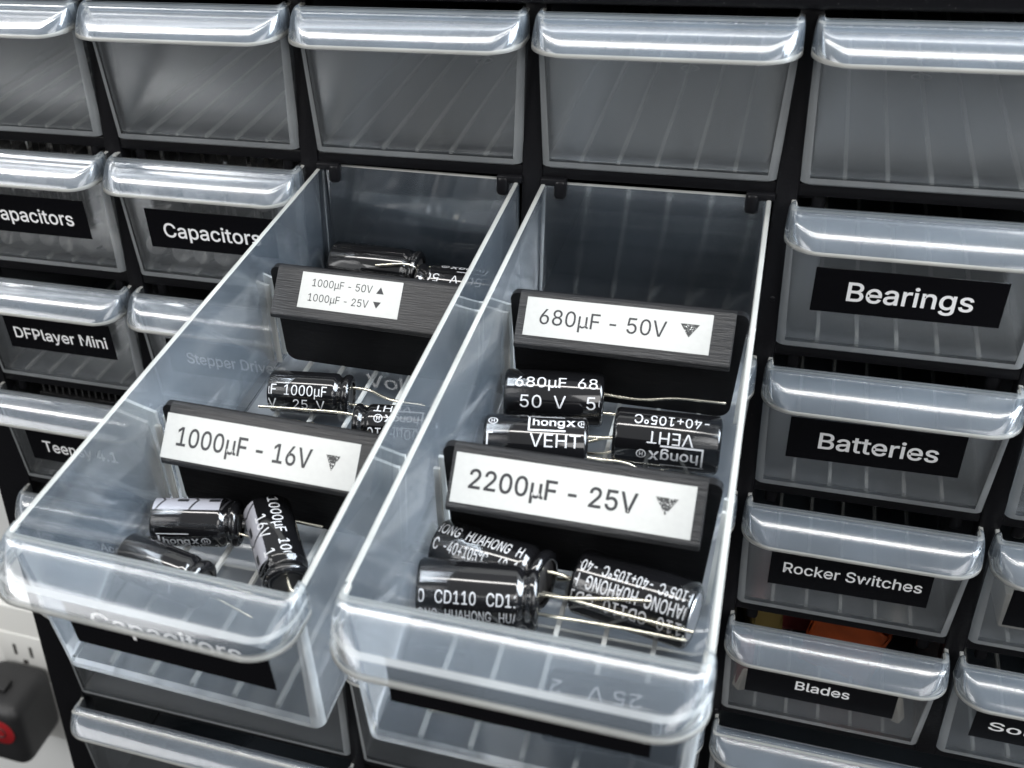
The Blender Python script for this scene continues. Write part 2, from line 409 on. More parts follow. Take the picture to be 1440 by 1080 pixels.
    'c': '396|207,-8 159,-2 117,16 82,46 56,85 40,133 34,187 40,243 56,291 82,330 117,360 159,378 207,384 234,383 260,377 284,368 305,356 324,341 340,322 353,301 362,277 303,262 298,276 290,289 281,301 270,311 257,319 242,325 226,329 207,330 173,325 145,310 124,287 108,258 99,224 96,187 99,151 108,117 124,89 145,66 173,51 207,46 226,48 243,52 258,58 271,66 282,76 292,89 299,102 304,117 363,102 354,78 341,56 325,37 306,21 285,9 261,-1 235,-6',
    'd': '424|195,-8 151,-2 111,16 79,45 55,84 39,133 34,189 39,245 55,293 79,332 112,361 151,378 196,384 228,381 253,373 272,360 287,346 298,331 306,319 311,319 311,509 372,509 372,0 313,0 313,59 307,59 298,46 287,31 272,17 252,4 227,-5;205,47 236,51 263,65 284,86 299,115 309,150 312,189 309,229 300,263 284,291 263,312 237,325 205,330 172,325 145,311 124,290 108,261 99,227 96,189 99,151 109,117 124,88 145,66 172,51',
    'e': '404|212,-8 161,-2 117,16 82,46 56,85 40,132 34,187 39,242 55,290 81,329 115,359 157,378 205,384 236,382 266,374 294,361 319,341 341,315 357,282 368,242 371,194 371,169 75,169 75,221 338,221 310,202 307,237 298,269 283,294 263,314 237,326 205,330 173,326 146,313 125,294 109,270 99,241 96,211 96,178 100,139 110,106 128,80 151,61 179,50 212,46 234,48 254,53 271,61 285,73 297,88 306,105 365,91 353,63 335,39 311,19 283,4 249,-5',
    'g': '425|207,-151 168,-148 134,-140 105,-127 82,-110 64,-91 51,-69 101,-41 110,-53 122,-66 136,-78 154,-88 178,-95 207,-97 249,-92 282,-75 304,-47 311,-6 311,68 306,68 298,56 287,41 272,28 252,16 227,8 195,5 152,10 113,27 80,53 55,90 39,136 34,191 39,246 55,293 80,332 112,361 152,378 196,384 228,382 253,373 273,360 288,346 299,331 308,319 313,319 313,379 372,379 372,-9 367,-54 350,-90 324,-117 291,-136 251,-147;205,59 237,63 264,75 285,95 300,121 309,154 312,193 309,231 300,264 285,291 264,312 237,325 205,330 172,325 145,312 124,290 109,262 99,229 96,193 99,155 109,123 124,96 145,76 172,63',
    'h': '410|114,227 114,0 53,0 53,509 114,509 114,287 102,287 124,332 152,362 187,379 227,384 264,380 295,369 321,349 341,321 353,285 357,240 357,0 296,0 296,235 290,275 273,304 246,323 210,329 184,326 161,317 141,303 126,283 117,257',
    'i': '167|53,0 53,379 114,379 114,0;84,443 67,446 54,455 44,468 41,483 44,499 54,512 67,521 84,524 100,521 114,512 123,499 126,483 123,468 114,455 100,446',
    'k': '381|110,137 110,212 121,212 284,379 360,379 184,199 177,199;53,0 53,509 114,509 114,0;294,0 148,186 191,229 372,0',
    'l': '189|139,-2 101,3 74,20 58,47 53,84 53,509 114,509 114,99 115,77 120,62 130,54 146,52 160,53 170,54 181,3 162,-1 151,-2',
    'n': '410|114,227 114,0 53,0 53,379 112,379 112,287 102,287 124,332 152,362 187,379 227,384 264,380 295,369 321,349 341,321 353,285 357,240 357,0 296,0 296,235 290,275 273,304 246,323 210,329 184,326 161,317 141,303 126,283 117,257',
    'o': '415|207,-8 159,-2 117,16 82,46 56,85 40,133 34,187 40,243 56,291 82,330 117,360 159,378 207,384 256,378 299,360 333,330 359,291 376,243 381,187 376,133 359,85 333,46 299,16 256,-2;207,46 242,51 270,66 292,89 307,117 316,151 319,187 316,224 307,258 292,287 270,310 242,325 207,330 173,325 145,310 124,287 108,258 99,224 96,187 99,151 108,117 124,89 145,66 173,51',
    'p': '424|53,-143 53,379 112,379 112,319 118,319 126,331 137,346 152,360 171,373 197,381 229,384 274,378 313,361 345,332 370,293 385,245 390,189 385,133 370,84 346,45 313,16 274,-2 229,-8 198,-5 173,4 153,17 138,31 127,46 118,59 114,59 114,-143;220,47 253,51 279,66 301,88 316,117 325,151 328,189 325,227 316,261 301,290 280,311 253,325 220,330 188,325 161,312 140,291 125,263 116,229 113,189 116,150 125,115 140,86 162,65 188,51',
    'r': '259|53,0 53,379 112,379 112,321 115,321 130,347 152,367 181,380 213,385 229,384 243,384 243,322 230,324 219,325 207,326 182,323 159,315 140,301 126,284 117,262 114,237 114,0',
    's': '365|182,-8 145,-5 112,3 84,18 62,38 45,63 36,94 94,107 105,79 124,60 150,49 181,45 217,50 244,62 262,81 268,103 265,121 254,136 237,147 212,155 149,170 104,186 72,208 53,237 47,274 51,305 65,332 87,354 115,370 149,381 187,384 223,381 254,372 279,358 299,339 314,316 324,290 268,277 258,298 243,316 219,328 187,333 156,329 131,317 114,299 109,277 112,258 124,243 144,232 172,223 229,209 275,194 306,171 325,142 331,107 326,75 312,47 290,24 260,6 223,-5',
    't': '227|204,379 204,327 6,327 6,379;65,471 126,471 126,98 128,76 136,61 150,53 170,50 185,51 202,54 213,2 203,-1 192,-3 180,-4 168,-4 125,2 92,21 72,52 65,93',
    'u': '410|182,-5 146,-1 115,11 89,31 69,59 57,95 53,139 53,379 114,379 114,144 119,105 137,75 164,56 200,50 226,53 249,62 268,77 283,97 293,122 296,153 296,379 357,379 357,0 298,0 298,92 307,92 286,47 257,17 222,0',
    'v': '389|163,0 17,379 84,379 165,155 177,121 187,87 196,53 206,21 184,21 194,53 203,87 213,121 224,155 305,379 371,379 226,0',
    'w': '567|138,0 23,379 87,379 133,214 143,177 154,137 165,91 175,41 165,41 175,90 186,135 196,176 206,214 252,379 316,379 362,214 371,176 382,136 392,91 402,41 391,41 402,90 413,135 423,176 434,214 480,379 545,379 429,0 368,0 319,172 305,225 297,252 291,280 277,338 291,338 277,280 263,225 255,198 248,172 199,0',
    'x': '379|21,0 171,218 171,171 29,379 100,379 147,306 164,279 179,253 193,229 207,206 175,206 190,229 202,253 216,279 233,306 282,379 352,379 209,169 209,214 358,0 287,0 231,85 214,112 200,136 187,159 173,182 205,182 191,159 178,136 165,112 148,85 91,0',
    'y': '389|47,-139 61,-86 71,-87 88,-90 104,-89 118,-84 130,-74 141,-58 151,-36 163,-1 17,379 84,379 165,155 177,121 187,87 196,53 206,21 184,21 193,53 202,87 212,121 224,155 305,379 371,379 204,-58 191,-85 177,-107 159,-124 139,-136 117,-143 91,-145 77,-145 65,-143 54,-141',
    '®': '463|231,118 192,122 154,134 121,152 91,177 67,206 48,240 37,277 33,317 37,357 48,394 67,428 91,457 121,482 154,500 192,512 231,516 271,512 309,500 343,482 372,457 396,428 415,394 426,357 430,317 426,277 415,240 396,206 372,177 343,152 309,134 271,122;231,166 271,171 307,187 338,210 362,241 377,277 382,317 377,357 362,393 338,423 307,447 271,462 231,467 192,462 156,447 125,423 101,393 86,357 81,317 86,277 101,241 125,210 156,187 192,171;273,226 228,312 273,312 319,226;161,226 161,409 253,409 266,407 279,402 292,394 302,383 309,368 311,350 309,332 302,316 291,304 278,295 264,289 250,287 185,287 185,319 239,319 248,321 257,327 264,337 267,350 264,364 257,372 248,376 239,378 203,378 203,226',
    '°': '316|158,283 128,287 101,298 77,316 59,340 47,367 43,397 47,428 59,455 77,479 101,497 128,509 158,513 188,509 216,497 239,479 257,455 269,428 273,397 269,367 257,340 239,316 216,298 188,287;158,334 175,336 190,343 203,353 213,366 220,381 222,397 220,414 213,430 203,443 190,453 175,459 158,462 141,459 126,453 113,443 103,430 97,414 95,397 97,381 103,366 113,353 126,343 141,336',
    'µ': '407|53,-143 53,379 114,379 114,150 117,118 126,92 141,72 160,59 182,51 206,48 231,51 252,59 271,73 285,92 293,118 296,150 296,379 357,379 357,86 359,70 365,60 377,54 394,53 404,53 404,0 392,0 351,5 321,22 304,49 298,86 298,120 312,120 309,86 301,58 289,36 274,20 257,8 240,0 222,-4 206,-5 190,-4 172,0 154,8 138,20 123,36 111,58 103,86 100,120 114,120 114,-143',
}



def glyph(ch):
    adv, _, body = GLYPHS[ch].partition("|")
    return int(adv), [[tuple(map(int, p.split(","))) for p in c.split(" ")] for c in body.split(";")]


def outline_area(c):
    return sum(a[0] * b[1] - b[0] * a[1] for a, b in zip(c, c[1:] + c[:1]))


def inside(p, c):
    x, y = p
    k = False
    for (x0, y0), (x1, y1) in zip(c, c[1:] + c[:1]):
        if (y0 > y) != (y1 > y) and x < (x1 - x0) * (y - y0) / (y1 - y0) + x0:
            k = not k
    return k


def fatten(cs, d):
    """move every outline outward by d font units (mitred), so strokes get heavier"""
    sg = -1.0
    out = []
    for c in cs:
        c = [p for i, p in enumerate(c) if abs(p[0] - c[i - 1][0]) + abs(p[1] - c[i - 1][1]) > 6]
        n = len(c)
        r = []
        for i in range(n):
            p, q, s = Vector(c[i - 1]), Vector(c[i]), Vector(c[(i + 1) % n])
            a, b = (q - p).normalized(), (s - q).normalized()
            na, nb = Vector((a.y, -a.x)) * sg, Vector((b.y, -b.x)) * sg
            m = na + nb
            m = m / max(m.length_squared / 2, 0.8)
            r.append(tuple(q + m * d))
        out.append(r)
    return out


CAP = float(max(y for c in glyph("H")[1] for _, y in c))


def text_flat(s, width=None, cap=3.0, bold=0.0, sx=0.9, track=0.0):
    """-> list of (x, y) and faces; x from 0, baseline y = 0, millimetres"""
    k = cap / CAP
    x = 0.0
    vs, fs = [], []
    for ch in s:
        if ch == " ":
            x += 190 * k * sx
            continue
        adv, cs = glyph(ch)
        if bold:
            cs = fatten(cs, bold / k)
        # strokes drawn as separate outlines overlap: fill each with its own holes, a hair above the one before
        solids = [c for c in cs if outline_area(c) < 0]
        holes = [c for c in cs if outline_area(c) >= 0]
        for lift, c in enumerate(solids):
            cu = bpy.data.curves.new("lettering_tmp", "CURVE")
            cu.dimensions = "2D"
            cu.fill_mode = "FRONT"
            for q in [c] + [h for h in holes if inside(h[0], c)]:
                sp = cu.splines.new("POLY")
                sp.points.add(len(q) - 1)
                for p, (a, b) in zip(sp.points, q):
                    p.co = (x + a * k * sx, b * k, 0, 1)
                sp.use_cyclic_u = True
            o = bpy.data.objects.new("lettering_tmp", cu)
            me = o.to_mesh()
            n0 = len(vs)
            vs += [(v.co.x, v.co.y, 0.012 * lift) for v in me.vertices]
            fs += [tuple(n0 + i for i in p.vertices) for p in me.polygons]
            o.to_mesh_clear()
            bpy.data.objects.remove(o)
            bpy.data.curves.remove(cu)
        x += adv * k * sx + track
    x0 = min(v[0] for v in vs)
    x1 = max(v[0] for v in vs)
    f = width / (x1 - x0) if width else 1.0
    return [((a - x0) * f, b, z) for a, b, z in vs], fs, (x1 - x0) * f


def flat_into(bm, vs, fs, mat=0):
    bv = [bm.verts.new((v[0], v[1], v[2] if len(v) > 2 else 0.0)) for v in vs]
    for f in fs:
        try:
            bm.faces.new([bv[i] for i in f]).material_index = mat
        except ValueError:
            pass
    return bv


def poly2(bm, pts, mat=0):
    bm.faces.new([bm.verts.new((x, y, 0)) for x, y in pts]).material_index = mat


def plane_frame(o, ex, ey, off):
    """4x4 (mm) that lays the xy plane along ex, ey from o, lifted by off along the normal"""
    ex = Vector(ex).normalized()
    n = ex.cross(Vector(ey)).normalized()
    ey = n.cross(ex)
    o = Vector(o) + n * off
    return Matrix(((ex.x, ey.x, n.x, o.x), (ex.y, ey.y, n.y, o.y), (ex.z, ey.z, n.z, o.z), (0, 0, 0, 1)))


def face_up(bm):
    bmesh.ops.recalc_face_normals(bm, faces=bm.faces)
    for f in bm.faces:
        f.normal_update()
        if f.normal.z < 0:
            f.normal_flip()


# ------------------------------------------------------------------ the cabinet (large structure)
NCOL = 6
Z_WIDE0 = -5 * H
Z_WIDE1 = Z_WIDE0 - HW
Z_BOT = Z_WIDE1 - HW
XR = NCOL * W + 2.7


def build_cabinet():
    t = thing("storage_cabinet", "black plastic parts cabinet with a grid of clear drawers, dusty along its top", "cabinet")
    for c in range(NCOL + 1):
        x0, x1 = (-12.0, 2.6) if c == 0 else (c * W - 2.6, c * W + 2.6)
        bm = bmesh.new()
        zb = Z_BOT - 4 if c % 2 == 0 else Z_WIDE0 - 3.0
        box(bm, x0, x1, 1.0, 7.0, zb, 0.0, 0.7)
        if c:
            box(bm, c * W - 0.8, c * W + 0.8, 6.5, 158, zb + 0.2, -0.2, mat=1)
        mesh_obj("upright", bm, [M_FRAME, M_INSIDE], t)
    for r in range(1, 8):
        z = -r * H if r <= 5 else (Z_WIDE1 if r == 6 else Z_BOT)
        bm = bmesh.new()
        box(bm, -11.5, XR - 0.5, 1.7, 6.4, z - 3.5, z - 0.25, 0.5)
        box(bm, -11.0, XR - 1.0, 6.0, 157, z - 1.9, z - 0.4, mat=1)
        if r < 5:
            for c in range(NCOL):       # stop tabs that hang behind the drawer fronts
                for dx in (7.3, 52.7):
                    x = c * W + dx
                    oy = 0.0 if r == 1 and c in (2, 3) else 3.6
                    box(bm, x - 1.6, x + 1.6, oy - 0.4, oy + 2.2, z - 8.4, z - 3.0, 1.1, 3)
                    box(bm, x - (5.0 if dx < 30 else 1.5), x + (1.5 if dx < 30 else 5.0), oy - 0.1, oy + 2.4, z - 4.8, z - 2.9, 0.4)
        mesh_obj("rail", bm, [M_FRAME, M_INSIDE], t)
    bm = bmesh.new()
    box(bm, -13.0, XR + 12, -4.0, 162, -2.2, 16, 1.6, 3)
    mesh_obj("top_panel", bm, [M_TOP], t)
    bm = bmesh.new()
    box(bm, -12.6, -10.4, 5, 160, Z_BOT - 6, -1.9)
    mesh_obj("side_panel", bm, [M_FRAME], t)
    bm = bmesh.new()
    box(bm, -10, XR - 1, 158.5, 160.5, Z_BOT - 5, -2)
    mesh_obj("back_panel", bm, [M_INSIDE], t)
    bm = bmesh.new()
    box(bm, -12, XR + 10, 0.5, 160, Z_BOT - 12, Z_BOT - 4.5, 0.8)
    mesh_obj("bottom_panel", bm, [M_FRAME], t)
    # small round ejector marks on the uprights and rails
    for (x, z) in ((240.3, -74.0), (241.5, -219.2 + 0.3), (262.0, Z_WIDE0 - 1.9)):
        bm = bmesh.new()
        bmesh.ops.create_uvsphere(bm, u_segments=14, v_segments=8, radius=0.75)
        y = 1.0 if x < 250 else 1.75
        bmesh.ops.transform(bm, matrix=Matrix.Translation((x, y, z)) @ Matrix.Diagonal((1, 0.5, 1, 1)), verts=bm.verts)
        mesh_obj("ejector_pin", bm, [M_FRAME], t)
    return t


# ------------------------------------------------------------------ drawers
def rloop(c, r, n=4):
    """rounded quad; c = front-left, front-right, back-right, back-left (x, y)"""
    out = []
    ang = (180, 270, 0, 90)
    off = ((1, 1), (-1, 1), (-1, -1), (1, -1))
    for (x, y), a0, (sx, sy) in zip(c, ang, off):
        for k in range(n + 1):
            a = math.radians(a0 + 90 * k / n)
            out.append((x + sx * r + r * math.cos(a), y + sy * r + r * math.sin(a)))
    return out


def tub_mesh(w, ht, ribs, slots=()):
    bm = bmesh.new()
    N = 4
    th = 1.1

    def loop(z, ins, r):
        f = z / 39.0
        g = z / ht
        bx, tx, kx = 2.5, 1.3, 2.8
        xf = bx + (tx - bx) * g
        xk = bx + (kx - bx) * g
        yf = -5.0 * f * 39.0 / 40.0
        yk = 149.0 + 0.6 * g
        c = ((xf + ins, yf + ins), (w - xf - ins, yf + ins), (w - xk - ins, yk - ins), (xk + ins, yk - ins))
        return [bm.verts.new((x, y, z)) for x, y in rloop(c, r, N)]
    L = [loop(0, 0.5, 1.8), loop(0.5, 0, 2.1), loop(1.9, 0, 2.1), loop(ht - 0.25, 0, 1.4), loop(ht, 0.2, 1.2), loop(ht, th - 0.2, 0.9), loop(ht - 0.25, th, 0.8), loop(2.3, th, 1.4), loop(1.5, th + 0.7, 0.8)]
    n = len(L[0])
    for li, (a, b) in enumerate(zip(L, L[1:])):
        for k in range(n):
            f = bm.faces.new((a[k], a[(k + 1) % n], b[(k + 1) % n], b[k]))
            corner = (k % (N + 1)) != N
            front = k // (N + 1) in (0, 1)
            mi = 0
            if li == 0:
                mi = 1 if front or corner else 0
            elif li in (1, 2) and (corner or li == 1) and front and k // (N + 1) == 0 or (li in (1, 2) and corner and front):
                mi = 1
            elif li in (3, 4, 5):
                mi = 2
            f.material_index = mi
    bm.faces.new(L[0][::-1]).material_index = 4
    bm.faces.new(L[-1]).material_index = 4
    # ribs along the floor
    for i in range(ribs):
        x = w / 2 + (i - (ribs - 1) / 2) * 9.0
        box(bm, x - 0.42, x + 0.42, 1.6, 146.5, 1.45, 2.4, mat=3)
    # round mould mark on the floor
    for cyy in (74.0,):
        ring = [(w / 2 + 2.4 * math.cos(a), cyy + 2.4 * math.sin(a), 1.62) for a in [2 * math.pi * k / 24 for k in range(25)]]
        tube(bm, ring, 0.22, 6, 3)
    # paired guide ribs for dividers on the side walls
    for y in slots:
        for side in (0, 1):
            for dy in (-1.9, 1.9):
                z0, z1 = 1.7, 25.0
                xa = [3.6 - 1.4 * z / ht for z in (z0, z1)]
                vs = []
                for z, x in ((z0, xa[0]), (z1, xa[1])):
                    for ddx, ddy in ((-0.5, -0.45), (0.75, -0.35), (0.75, 0.35), (-0.5, 0.45)):
                        px = x + ddx
                        vs.append(bm.verts.new((w - px if side else px, y + dy + ddy, z)))
                for k in range(4):
                    bm.faces.new((vs[k], vs[(k + 1) % 4], vs[4 + (k + 1) % 4], vs[4 + k])).material_index = 3
                bm.faces.new(vs[4:]).material_index = 3
    bmesh.ops.recalc_face_normals(bm, faces=bm.faces)
    return bm


def handle_mesh(w, ht, lip=False):
    """flared front lip: slopes out from the rim, rolls over, drops as a skirt; round in plan at both ends"""
    d = ht - 39.0
    rings = [(4.3, 39.8, 2.4, 1.0, 39.9), (6.0, 39.2, 1.9, 2.4, 39.7), (7.5, 38.55, 1.5, 3.6, 39.4), (8.8, 37.9, 1.3, 4.6, 39.0), (9.9, 37.27, 1.2, 5.4, 38.6), (10.9, 36.6, 1.1, 6.1, 38.0),
             (11.8, 35.9, 1.0, 6.7, 37.2), (12.7, 35.1, 0.95, 7.2, 36.2), (13.5, 34.3, 0.88, 7.6, 35.2), (14.2, 33.4, 0.82, 8.0, 33.9), (14.6, 32.6, 0.8, 8.2, 32.7)]
    bm = bmesh.new()
    rows = []
    for p, zf, xl, rc, ze in rings:
        pts = []
        ys = -1.2

        def half():
            h = []
            l0 = max(0.0, (p - rc) + ys)
            h.append((xl, ys, ze))
            for k in range(1, 3):
                h.append((xl, ys - l0 * k / 3 if l0 else ys - 0.01 * k, ze))
            for k in range(0, 11):
                a = math.radians(9.0 * k)
                s = k / 10
                e = s * s * (3 - 2 * s)
                y = -(p - rc) - rc * math.sin(a)
                h.append((xl + rc * (1 - math.cos(a)), min(y, ys - 0.03), ze + (zf - ze) * e))
            return h
        a = half()
        mid = [(a[-1][0] + (w - 2 * a[-1][0]) * k / 4, -p, zf) for k in range(1, 4)]
        b = [(w - x, y, z) for x, y, z in reversed(a)]
        rows.append([bm.verts.new((x, y, z + d)) for x, y, z in a + mid + b])
    for ri, (a, b) in enumerate(zip(rows, rows[1:])):
        for k in range(len(a) - 1):
            bm.faces.new((a[k], b[k], b[k + 1], a[k + 1])).material_index = (0, 0, 0, 0, 0, 0, 2 if lip else 0, 0, 0, 1)[ri]
    bmesh.ops.recalc_face_normals(bm, faces=bm.faces)
    s = sum((f.normal.z for f in bm.faces))
    if s < 0:
        bmesh.ops.reverse_faces(bm, faces=bm.faces)
    return bm


FACE_UP = Vector((0, -5.0, 40.0)).normalized()      # up along the slanted drawer front


def front_frame(x, z, off):
    return plane_frame((x, -5.0 * z / 40.0, z), (1, 0, 0), FACE_UP, off)


def front_label(parent, text, x0, x1, z0, z1, tx0=None, tx1=None, base=None, cap=4.4, bold=0.09, tilt=0.0):
    """black tape with white lettering on the front of a drawer"""
    bm = bmesh.new()
    box(bm, 0, x1 - x0, 0, z1 - z0, 0, 0.14, 0.04, 1)
    fr = front_frame(x0, z0, 0.05) @ Matrix.Rotation(tilt, 4, "Z")
    bmesh.ops.transform(bm, matrix=fr, verts=bm.verts)
    tape = mesh_obj("label", bm, [M_TAPE_K], parent)
    if text:
        vs, fs, wd = text_flat(text, (tx1 - tx0) if tx1 else None, cap, bold)
        bm = bmesh.new()
        flat_into(bm, vs, fs)
        face_up(bm)
        bmesh.ops.transform(bm, matrix=fr @ Matrix.Translation((tx0 - x0, base - z0, 0.16)), verts=bm.verts)
        mesh_obj("lettering", bm, [M_INK_W], tape, smooth=0)
    return tape


def drawer_parts(t, w, ht, ribs, protos={}, slots=()):
    key = (w, ht, slots)
    if key not in protos:
        tub = mesh_obj("tub", tub_mesh(w, ht, ribs, slots), [M_WALL if slots else M_FRONT, M_EDGE, M_RIM, M_RIB, M_FLOOR], t)
        h = mesh_obj("pull_handle", handle_mesh(w, ht, bool(slots)), [M_HANDLE_DIM if slots else M_HANDLE, M_RIM, M_EDGE], t, smooth=70)
        so = h.modifiers.new("thickness", "SOLIDIFY")
        so.thickness = 1.15 * S
        so.offset = -1.0
        so.material_offset_rim = 1
        protos[key] = (tub, h)
    else:
        for o in protos[key]:
            link_copy(o, t)


def small_drawer(c, r, label, group, mat=None, slots=()):
    t = thing("small_drawer", label, "drawer", group, mat=mat, loc=None if mat else (c * W, 0, -(r + 1) * H))
    drawer_parts(t, W, 39.0, 5, slots=slots)
    return t


def wide_drawer(c, r, label, group):
    z = Z_WIDE1 if r == 0 else Z_BOT
    t = thing("wide_drawer", label, "drawer", group, loc=(c * W, 0, z))
    drawer_parts(t, 2 * W, 61.0, 0)
    return t


def pose(A, o):
    m = Matrix(((A[0][0], A[0][1], A[0][2], o[0] * S), (A[1][0], A[1][1], A[1][2], o[1] * S), (A[2][0], A[2][1], A[2][2], o[2] * S), (0, 0, 0, 1)))
    return m


POSE_L = pose(((0.99977919, 0.02098158, -0.00115733), (-0.02101348, 0.99826173, -0.05506324), (0.0, 0.0550754, 0.9984822)), (116.593174, -143.420565, -94.699223))
_piv = Matrix.Translation(Vector((150, 4, 0)) * S)
POSE_L = _piv @ Matrix.Rotation(-0.0055, 4, "Z") @ _piv.inverted() @ POSE_L
POSE_R = pose(((0.99999969, -0.00078371, 0.0000311), (0.00078433, 0.99921089, -0.0397113), (0.0, 0.03971131, 0.99921119)), (179.870384, -145.694217, -92.39461))

build_cabinet()

EMPTY = "empty closed drawers of the top row"
for c, lab in enumerate((
        "closed empty drawer at the cabinet's top left corner, cut by the picture edge",
        "closed empty top-row drawer straight above the drawer labelled Capacitors",
        "closed empty top-row drawer above the open drawer with the 1000µF dividers",
        "closed empty top-row drawer above the open drawer with the 680µF divider",
        "closed empty top-row drawer above the drawer labelled Bearings")):
    small_drawer(c, 0, lab, EMPTY)

LBL = "labelled closed small drawers"
d = small_drawer(0, 1, "closed drawer labelled Capacitors at the left picture edge, first letter cut off", LBL)
front_label(d, "Capacitors", 9.5, 49.6, 11.6, 24.8, 14.8, 44.7, 15.8, 4.6)
d = small_drawer(1, 1, "closed drawer labelled Capacitors, its label partly behind the open drawer's rim", LBL)
front_label(d, "Capacitors", 9.6, 49.7, 11.3, 24.3, 14.6, 44.9, 15.2, 4.6)
d = small_drawer(4, 1, "closed drawer labelled Bearings right of the open drawers", LBL)
front_label(d, "Bearings", 9.0, 49.9, 11.8, 24.4, 16.6, 43.6, 15.6, 5.2, 0.11)
d = small_drawer(0, 2, "closed drawer labelled DFPlayer Mini at the left edge", LBL)
front_label(d, "DFPlayer Mini", 11.4, 50.6, 12.8, 26.2, 14.2, 48.2, 17.0, 4.2)
d = small_drawer(1, 2, "closed drawer labelled Stepper Drivers seen through the open drawer's left wall", LBL)
front_label(d, "Stepper Drivers", 9.8, 50.0, 11.4, 24.4, 15.8, 48.6, 15.8, 4.0)
d = small_drawer(2, 2, "closed drawer labelled Voltage below the left open drawer, seen through its floor", LBL)
front_label(d, "Voltage", 9.8, 50.0, 11.4, 24.4, 14.0, 41.0, 16.0, 4.6)
small_drawer(3, 2, "closed drawer hidden below the right open drawer, seen through its floor", LBL)
d = small_drawer(4, 2, "closed drawer labelled Batteries below the Bearings drawer", LBL)
front_label(d, "Batteries", 9.0, 49.6, 11.2, 24.9, 16.4, 44.2, 15.4, 5.2, 0.11, 0.012)
d = small_drawer(5, 2, "closed drawer right of the Batteries drawer, only its left edge in view", LBL)
d = small_drawer(0, 3, "closed drawer labelled Teensy 4.1 behind the open drawer's left wall", LBL)
front_label(d, "Teensy 4.1", 9.2, 49.6, 10.3, 23.5, 14.8, 43.5, 14.6, 4.8)
d = small_drawer(1, 3, "closed drawer below the Stepper Drivers drawer, seen through the open drawer", LBL)
front_label(d, "", 9.8, 50.0, 11.4, 24.4)
d = small_drawer(2, 3, "closed drawer below the Voltage drawer, seen through the left open drawer's floor", LBL)
front_label(d, "", 9.8, 50.0, 11.4, 24.4)
d = small_drawer(3, 3, "closed drawer left of the Rocker Switches drawer, behind the right open drawer", LBL)
d = small_drawer(4, 3, "closed drawer labelled Rocker Switches below the Batteries drawer", LBL)
front_label(d, "Rocker Switches", 9.8, 50.2, 10.6, 24.6, 13.3, 48.1, 16.0, 3.9, 0.07, 0.012)
d = small_drawer(5, 3, "closed drawer right of Rocker Switches holding something cream coloured", LBL)
front_label(d, "", 8.6, 49.6, 9.8, 23.6)
d = small_drawer(0, 4, "closed drawer below the Teensy 4.1 drawer, blurred behind the open drawer's wall", LBL)
front_label(d, "Accel", 9.8, 50.0, 11.4, 24.4, 29.0, 42.0, 16.8, 3.8)
d = small_drawer(1, 4, "closed drawer whose label shows through the left open drawer beside the rolling capacitors", LBL)
front_label(d, "", 9.8, 50.0, 11.4, 24.4)
small_drawer(2, 4, "closed drawer in the lowest small row left of Blades, behind both open drawers", LBL)
small_drawer(3, 4, "closed drawer directly left of the Blades drawer, behind the right open drawer", LBL)
d = small_drawer(4, 4, "closed drawer labelled Blades with red and orange packets inside", LBL)
front_label(d, "Blades", 8.4, 49.0, 10.9, 22.2, 22.0, 36.7, 15.7, 3.8, 0.07)
d = small_drawer(5, 4, "closed drawer labelled Solder at the right picture edge below the cream filled one", LBL)
front_label(d, "Solder", 8.8, 49.2, 10.4, 22.0, 12.8, 34.0, 14.9, 3.5, 0.06)

WIDE = "wide drawers in the lower rows"
wide_drawer(0, 0, "wide closed drawer under the left open drawer, yellow pieces showing faintly", WIDE)
wide_drawer(2, 0, "wide closed drawer under the right open drawer with a dark cable inside", WIDE)
wide_drawer(4, 0, "wide closed drawer below the Blades drawer at the bottom right", WIDE)
wide_drawer(0, 1, "wide closed drawer at the bottom left with a bright streak on its handle", WIDE)

OPEN = "pulled-out drawers with dividers"
open_l = small_drawer(2, 1, "pulled-out drawer with three dividers' bays of 1000µF capacitors, left of the pair", OPEN, mat=POSE_L, slots=(50.0, 110.0))
open_l["label"] = "pulled-out drawer holding the 1000µF divider labels, left of the open pair"
front_label(open_l, "Capacitors", 8.6, 50.2, 10.6, 23.0, 14.0, 45.0, 17.2, 4.6)
open_r = small_drawer(3, 1, "pulled-out drawer holding the 680µF and 2200µF dividers, right of the open pair", OPEN, mat=POSE_R, slots=(50.0, 110.0))
front_label(open_r, "", 8.3, 51.2, 14.0, 26.4, 14.0, 45.0, 18.2, 4.6)


